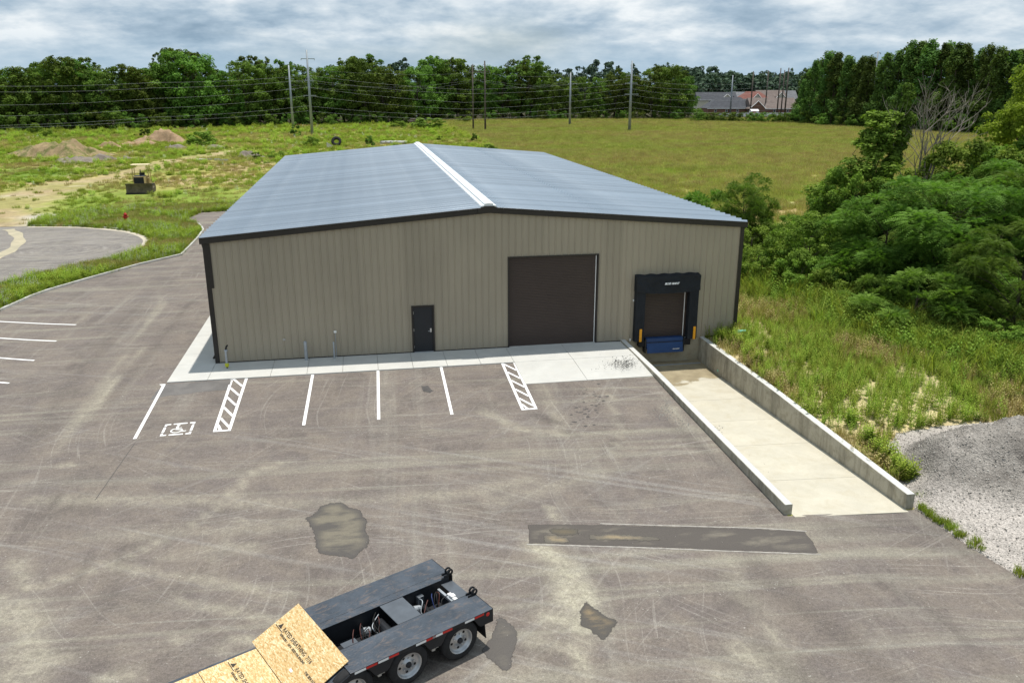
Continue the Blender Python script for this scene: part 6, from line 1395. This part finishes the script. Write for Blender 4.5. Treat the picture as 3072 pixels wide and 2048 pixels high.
# ------------------------------------------------------------------ far houses
M['brick'] = plain('brown_brick', (.20, .11, .075), .9, 0, .25, .6); M['siding'] = plain('beige_siding', (.46, .43, .36), .8, 0, .08, .3); M['siding2'] = plain('cream_siding', (.56, .52, .42), .8, 0, .08, .3)
M['roofdark'] = plain('charcoal_shingle', (.070, .074, .085), .9, 0, .2, .8); M['roofbrown'] = plain('brown_shingle', (.175, .14, .125), .9, 0, .2, .8); M['roofred'] = plain('red_brown_shingle', (.20, .085, .068), .9, 0, .2, .8); M['roofgrey'] = plain('grey_shingle', (.16, .165, .175), .9, 0, .2, .8)
M['glass'] = plain('window_glass', (.035, .045, .055), .12, 0, .1, .5, .6)
def house(px, pbase, wpx, eave_px, ridge_px, roof, wallm, label, hip=False, gable_at=None, gx=0.0, Yoff=0.0, depth=9.0, nwin=3, rz=-.1):
    c = G(px, pbase); d = (c-CAM)[:2]; d = d/np.hypot(*d); c = c+np.r_[d*Yoff, 0]; mp = np.linalg.norm(c-CAM)/F_PX; W_ = wpx*mp; he = max(2.3, ztop(px, eave_px, c)-c[2]); hr = ztop(px, ridge_px, c)-c[2]
    t = thing('house', label, 'house', tuple(c), rz); b = MB(); b.box(-W_/2, W_/2, 0, depth, -.2, he); obj('wall', b, wallm, t)
    o = .5; ins_ = W_*.28 if hip else -.001; x0, x1, y0, y1 = -W_/2-o, W_/2+o, -o, depth+o; ym = depth/2
    b = MB(); b.v = [(x0, y0, he-.05), (x1, y0, he-.05), (x1, y1, he-.05), (x0, y1, he-.05), (x0+(ins_ if hip else 0), ym, hr), (x1-(ins_ if hip else 0), ym, hr)]; b.f = [(0, 1, 5, 4), (2, 3, 4, 5), (3, 0, 4), (1, 2, 5), (0, 3, 2, 1)]; rf = obj('roof', b, roof, t)
    b = MB(); b.box(x0, x1, y0-.06, y0-.001, he-.28, he-.02); obj('eave_board', b, M['white'], rf)
    if gable_at is not None:
        gw = W_*.36; gx_ = gable_at*W_/2; gh = he+(hr-he)*.72; yb = ym
        b = MB(); b.v = [(gx_-gw/2, -1.2, he-.1), (gx_+gw/2, -1.2, he-.1), (gx_, -1.2, gh), (gx_-gw/2, yb, he-.1), (gx_+gw/2, yb, he-.1), (gx_, yb, gh)]; b.f = [(0, 2, 5, 3), (1, 4, 5, 2)]; obj('gable_roof', b, roof, rf)
        b = MB(); b.add([(gx_-gw/2+.3, -1.0, -.1), (gx_+gw/2-.3, -1.0, -.1), (gx_+gw/2-.3, -1.0, he-.1), (gx_, -1.0, gh-.35), (gx_-gw/2+.3, -1.0, he-.1)], [(0, 1, 2, 3, 4)]); b.box(gx_-gw/2+.3, gx_+gw/2-.3, -1.0+.01, .0, -.1, he-.1); obj('gable_wall', b, wallm, t)
        b = MB(); b.tube([(gx_-gw/2, -1.22, he-.1), (gx_, -1.22, gh), (gx_+gw/2, -1.22, he-.1)], .16, 4); obj('barge_board', b, M['white'], rf)
    for i in range(nwin):
        x = -W_/2+(i+.7)*W_/(nwin+.4); zb = he-1.75; b = MB(); b.box(x-.55, x+.55, -.06, .0, zb, zb+1.25); f = obj('window', b, M['white'], t); b = MB(); b.box(x-.46, x+.46, -.075, -.061, zb+.1, zb+1.15); obj('pane', b, M['glass'], f)
    b = MB(); b.cyl((W_*.12, ym+1.2, hr-1.4), (W_*.12, ym+1.2, hr+.5), .22, n=8); obj('vent_stack', b, M['black'], rf)
house(2195, 345, 138, 325, 292, M['roofdark'], M['brick'], 'nearest far house with dark hipped roof', True, None, 0, 6, 12, 4)
house(2322, 346, 128, 326, 294, M['roofbrown'], M['brick'], 'nearest far house with brown roof and left gable end', False, -.78, 0, 8, 12, 3)
house(2150, 342, 110, 300, 277, M['roofdark'], M['siding2'], 'beige two-storey house behind the dark hipped roof', False, .45, 0, 34, 9, 2)
house(2225, 342, 84, 294, 276, M['roofgrey'], M['siding'], 'grey-roofed house between the beige house and the red-roofed one', True, None, 0, 48, 9, 2)
house(2262, 342, 78, 297, 275, M['roofred'], M['siding'], 'red-brown roofed house with dark central gable', True, .1, 0, 40, 9, 2)
house(2312, 342, 78, 294, 271, M['roofbrown'], M['siding'], 'tan-roofed house behind the red-roofed one', False, .6, 0, 62, 9, 2)
house(2352, 342, 66, 296, 272, M['roofgrey'], M['siding'], 'grey-roofed house partly behind the right-hand wood', False, -.6, 0, 66, 9, 2)
c = G(2264, 349); t = thing('garden_shed', 'small white playhouse with orange front by the far houses', 'shed', tuple(c)); b = MB(); b.box(-1.7, 1.7, 0, 2.4, 0, 2.3); obj('wall', b, M['white'], t); b = MB(); b.add([(-1.9, -.2, 2.25), (1.9, -.2, 2.25), (1.9, 1.2, 3.0), (-1.9, 1.2, 3.0), (1.9, 2.6, 2.25), (-1.9, 2.6, 2.25)], [(0, 1, 2, 3), (3, 2, 4, 5)]); obj('roof', b, M['white'], t); b = MB(); b.box(-1.3, .5, -.06, 0, .9, 2.0); obj('front_panel', b, plain('orange_front', (.40, .15, .06), .7), t)
c = G(2240, 350); t = thing('white_fence', 'long white plastic fence in front of the far houses', 'fence', tuple(c))
for k in range(18):
    b = MB(); b.box(-13+k*1.9, -13+k*1.9+1.84, -.03, .03, .05, 1.55); obj('fence_panel', b, M['white'], t)
    b = MB(); b.box(-13.06+k*1.9, -12.96+k*1.9, -.06, .06, 0, 1.7); obj('fence_post', b, M['white'], t)
# pale house wall seen through the trunks of the far wood
c = G(1296, 366); d = (c-CAM)[:2]; d /= np.hypot(*d); c = c+np.r_[d*42, 0]; t = thing('house', 'pale house glimpsed through the far wood behind the log heap', 'house', tuple(c))
b = MB(); b.box(-6, 6, 0, 8, -.2, 6); obj('wall', b, M['white'], t); b = MB(); b.add([(-6.4, -.4, 5.9), (6.4, -.4, 5.9), (6.4, 4, 8.6), (-6.4, 4, 8.6), (6.4, 8.4, 5.9), (-6.4, 8.4, 5.9)], [(0, 1, 2, 3), (3, 2, 4, 5), (0, 3, 5), (1, 4, 2)]); obj('roof', b, M['roofgrey'], t)
# ------------------------------------------------------------------ distant hill and wood
b = MB(); xs = np.linspace(-500, 900, 40); ys = np.linspace(480, 1500, 22)
for y in ys:
    for x in xs: b.v.append((x, y, -1.5+ss((y-490)/260)*(12+5*math.sin(x*.011)+3*math.sin(x*.03))))
n = len(xs); b.f = [(j*n+i, j*n+i+1, (j+1)*n+i+1, (j+1)*n+i) for j in range(len(ys)-1) for i in range(n-1)]
tag(obj('hill', b, M['leaf_far'] if False else M['ground'], smooth=True), 'low wooded hill on the horizon', kind='structure')
r = np.random.RandomState(77); VV = []; TT = []
for k in range(290):
    px = r.uniform(1990, 2440) if k < 200 else r.uniform(-100, 2000); yw = 470+r.rand()**1.3*330; q = GY(px, 260, yw); x = q[0]; zb = -1.5+ss((yw-490)/260)*(12+5*math.sin(x*.011)+3*math.sin(x*.03)); ht = r.uniform(17, 25); m_ = 520
    cl = crown_env('round', 14, ht, 6.0, r); cl[:, 3] *= 1.9; P, N_, ids = clump_leaves(cl, m_/14, r, .5, .5); V, _ = leaf_quads(P+np.array([x, yw, zb]), N_, 2.3, r); VV.append(V); tt = r.rand(); TT.append(np.repeat(np.clip(.5*tt+.2*r.rand(14)[ids]+.3*r.rand(len(ids)), 0, 1), 4))
V = np.concatenate(VV); me = np_mesh('woodland', V, 4, np.arange(len(V)).reshape(-1, 4), {'tint': np.concatenate(TT)}); tag(link('woodland', me, M['leaf_far']), 'distant wood covering the low hill on the horizon', kind='stuff')
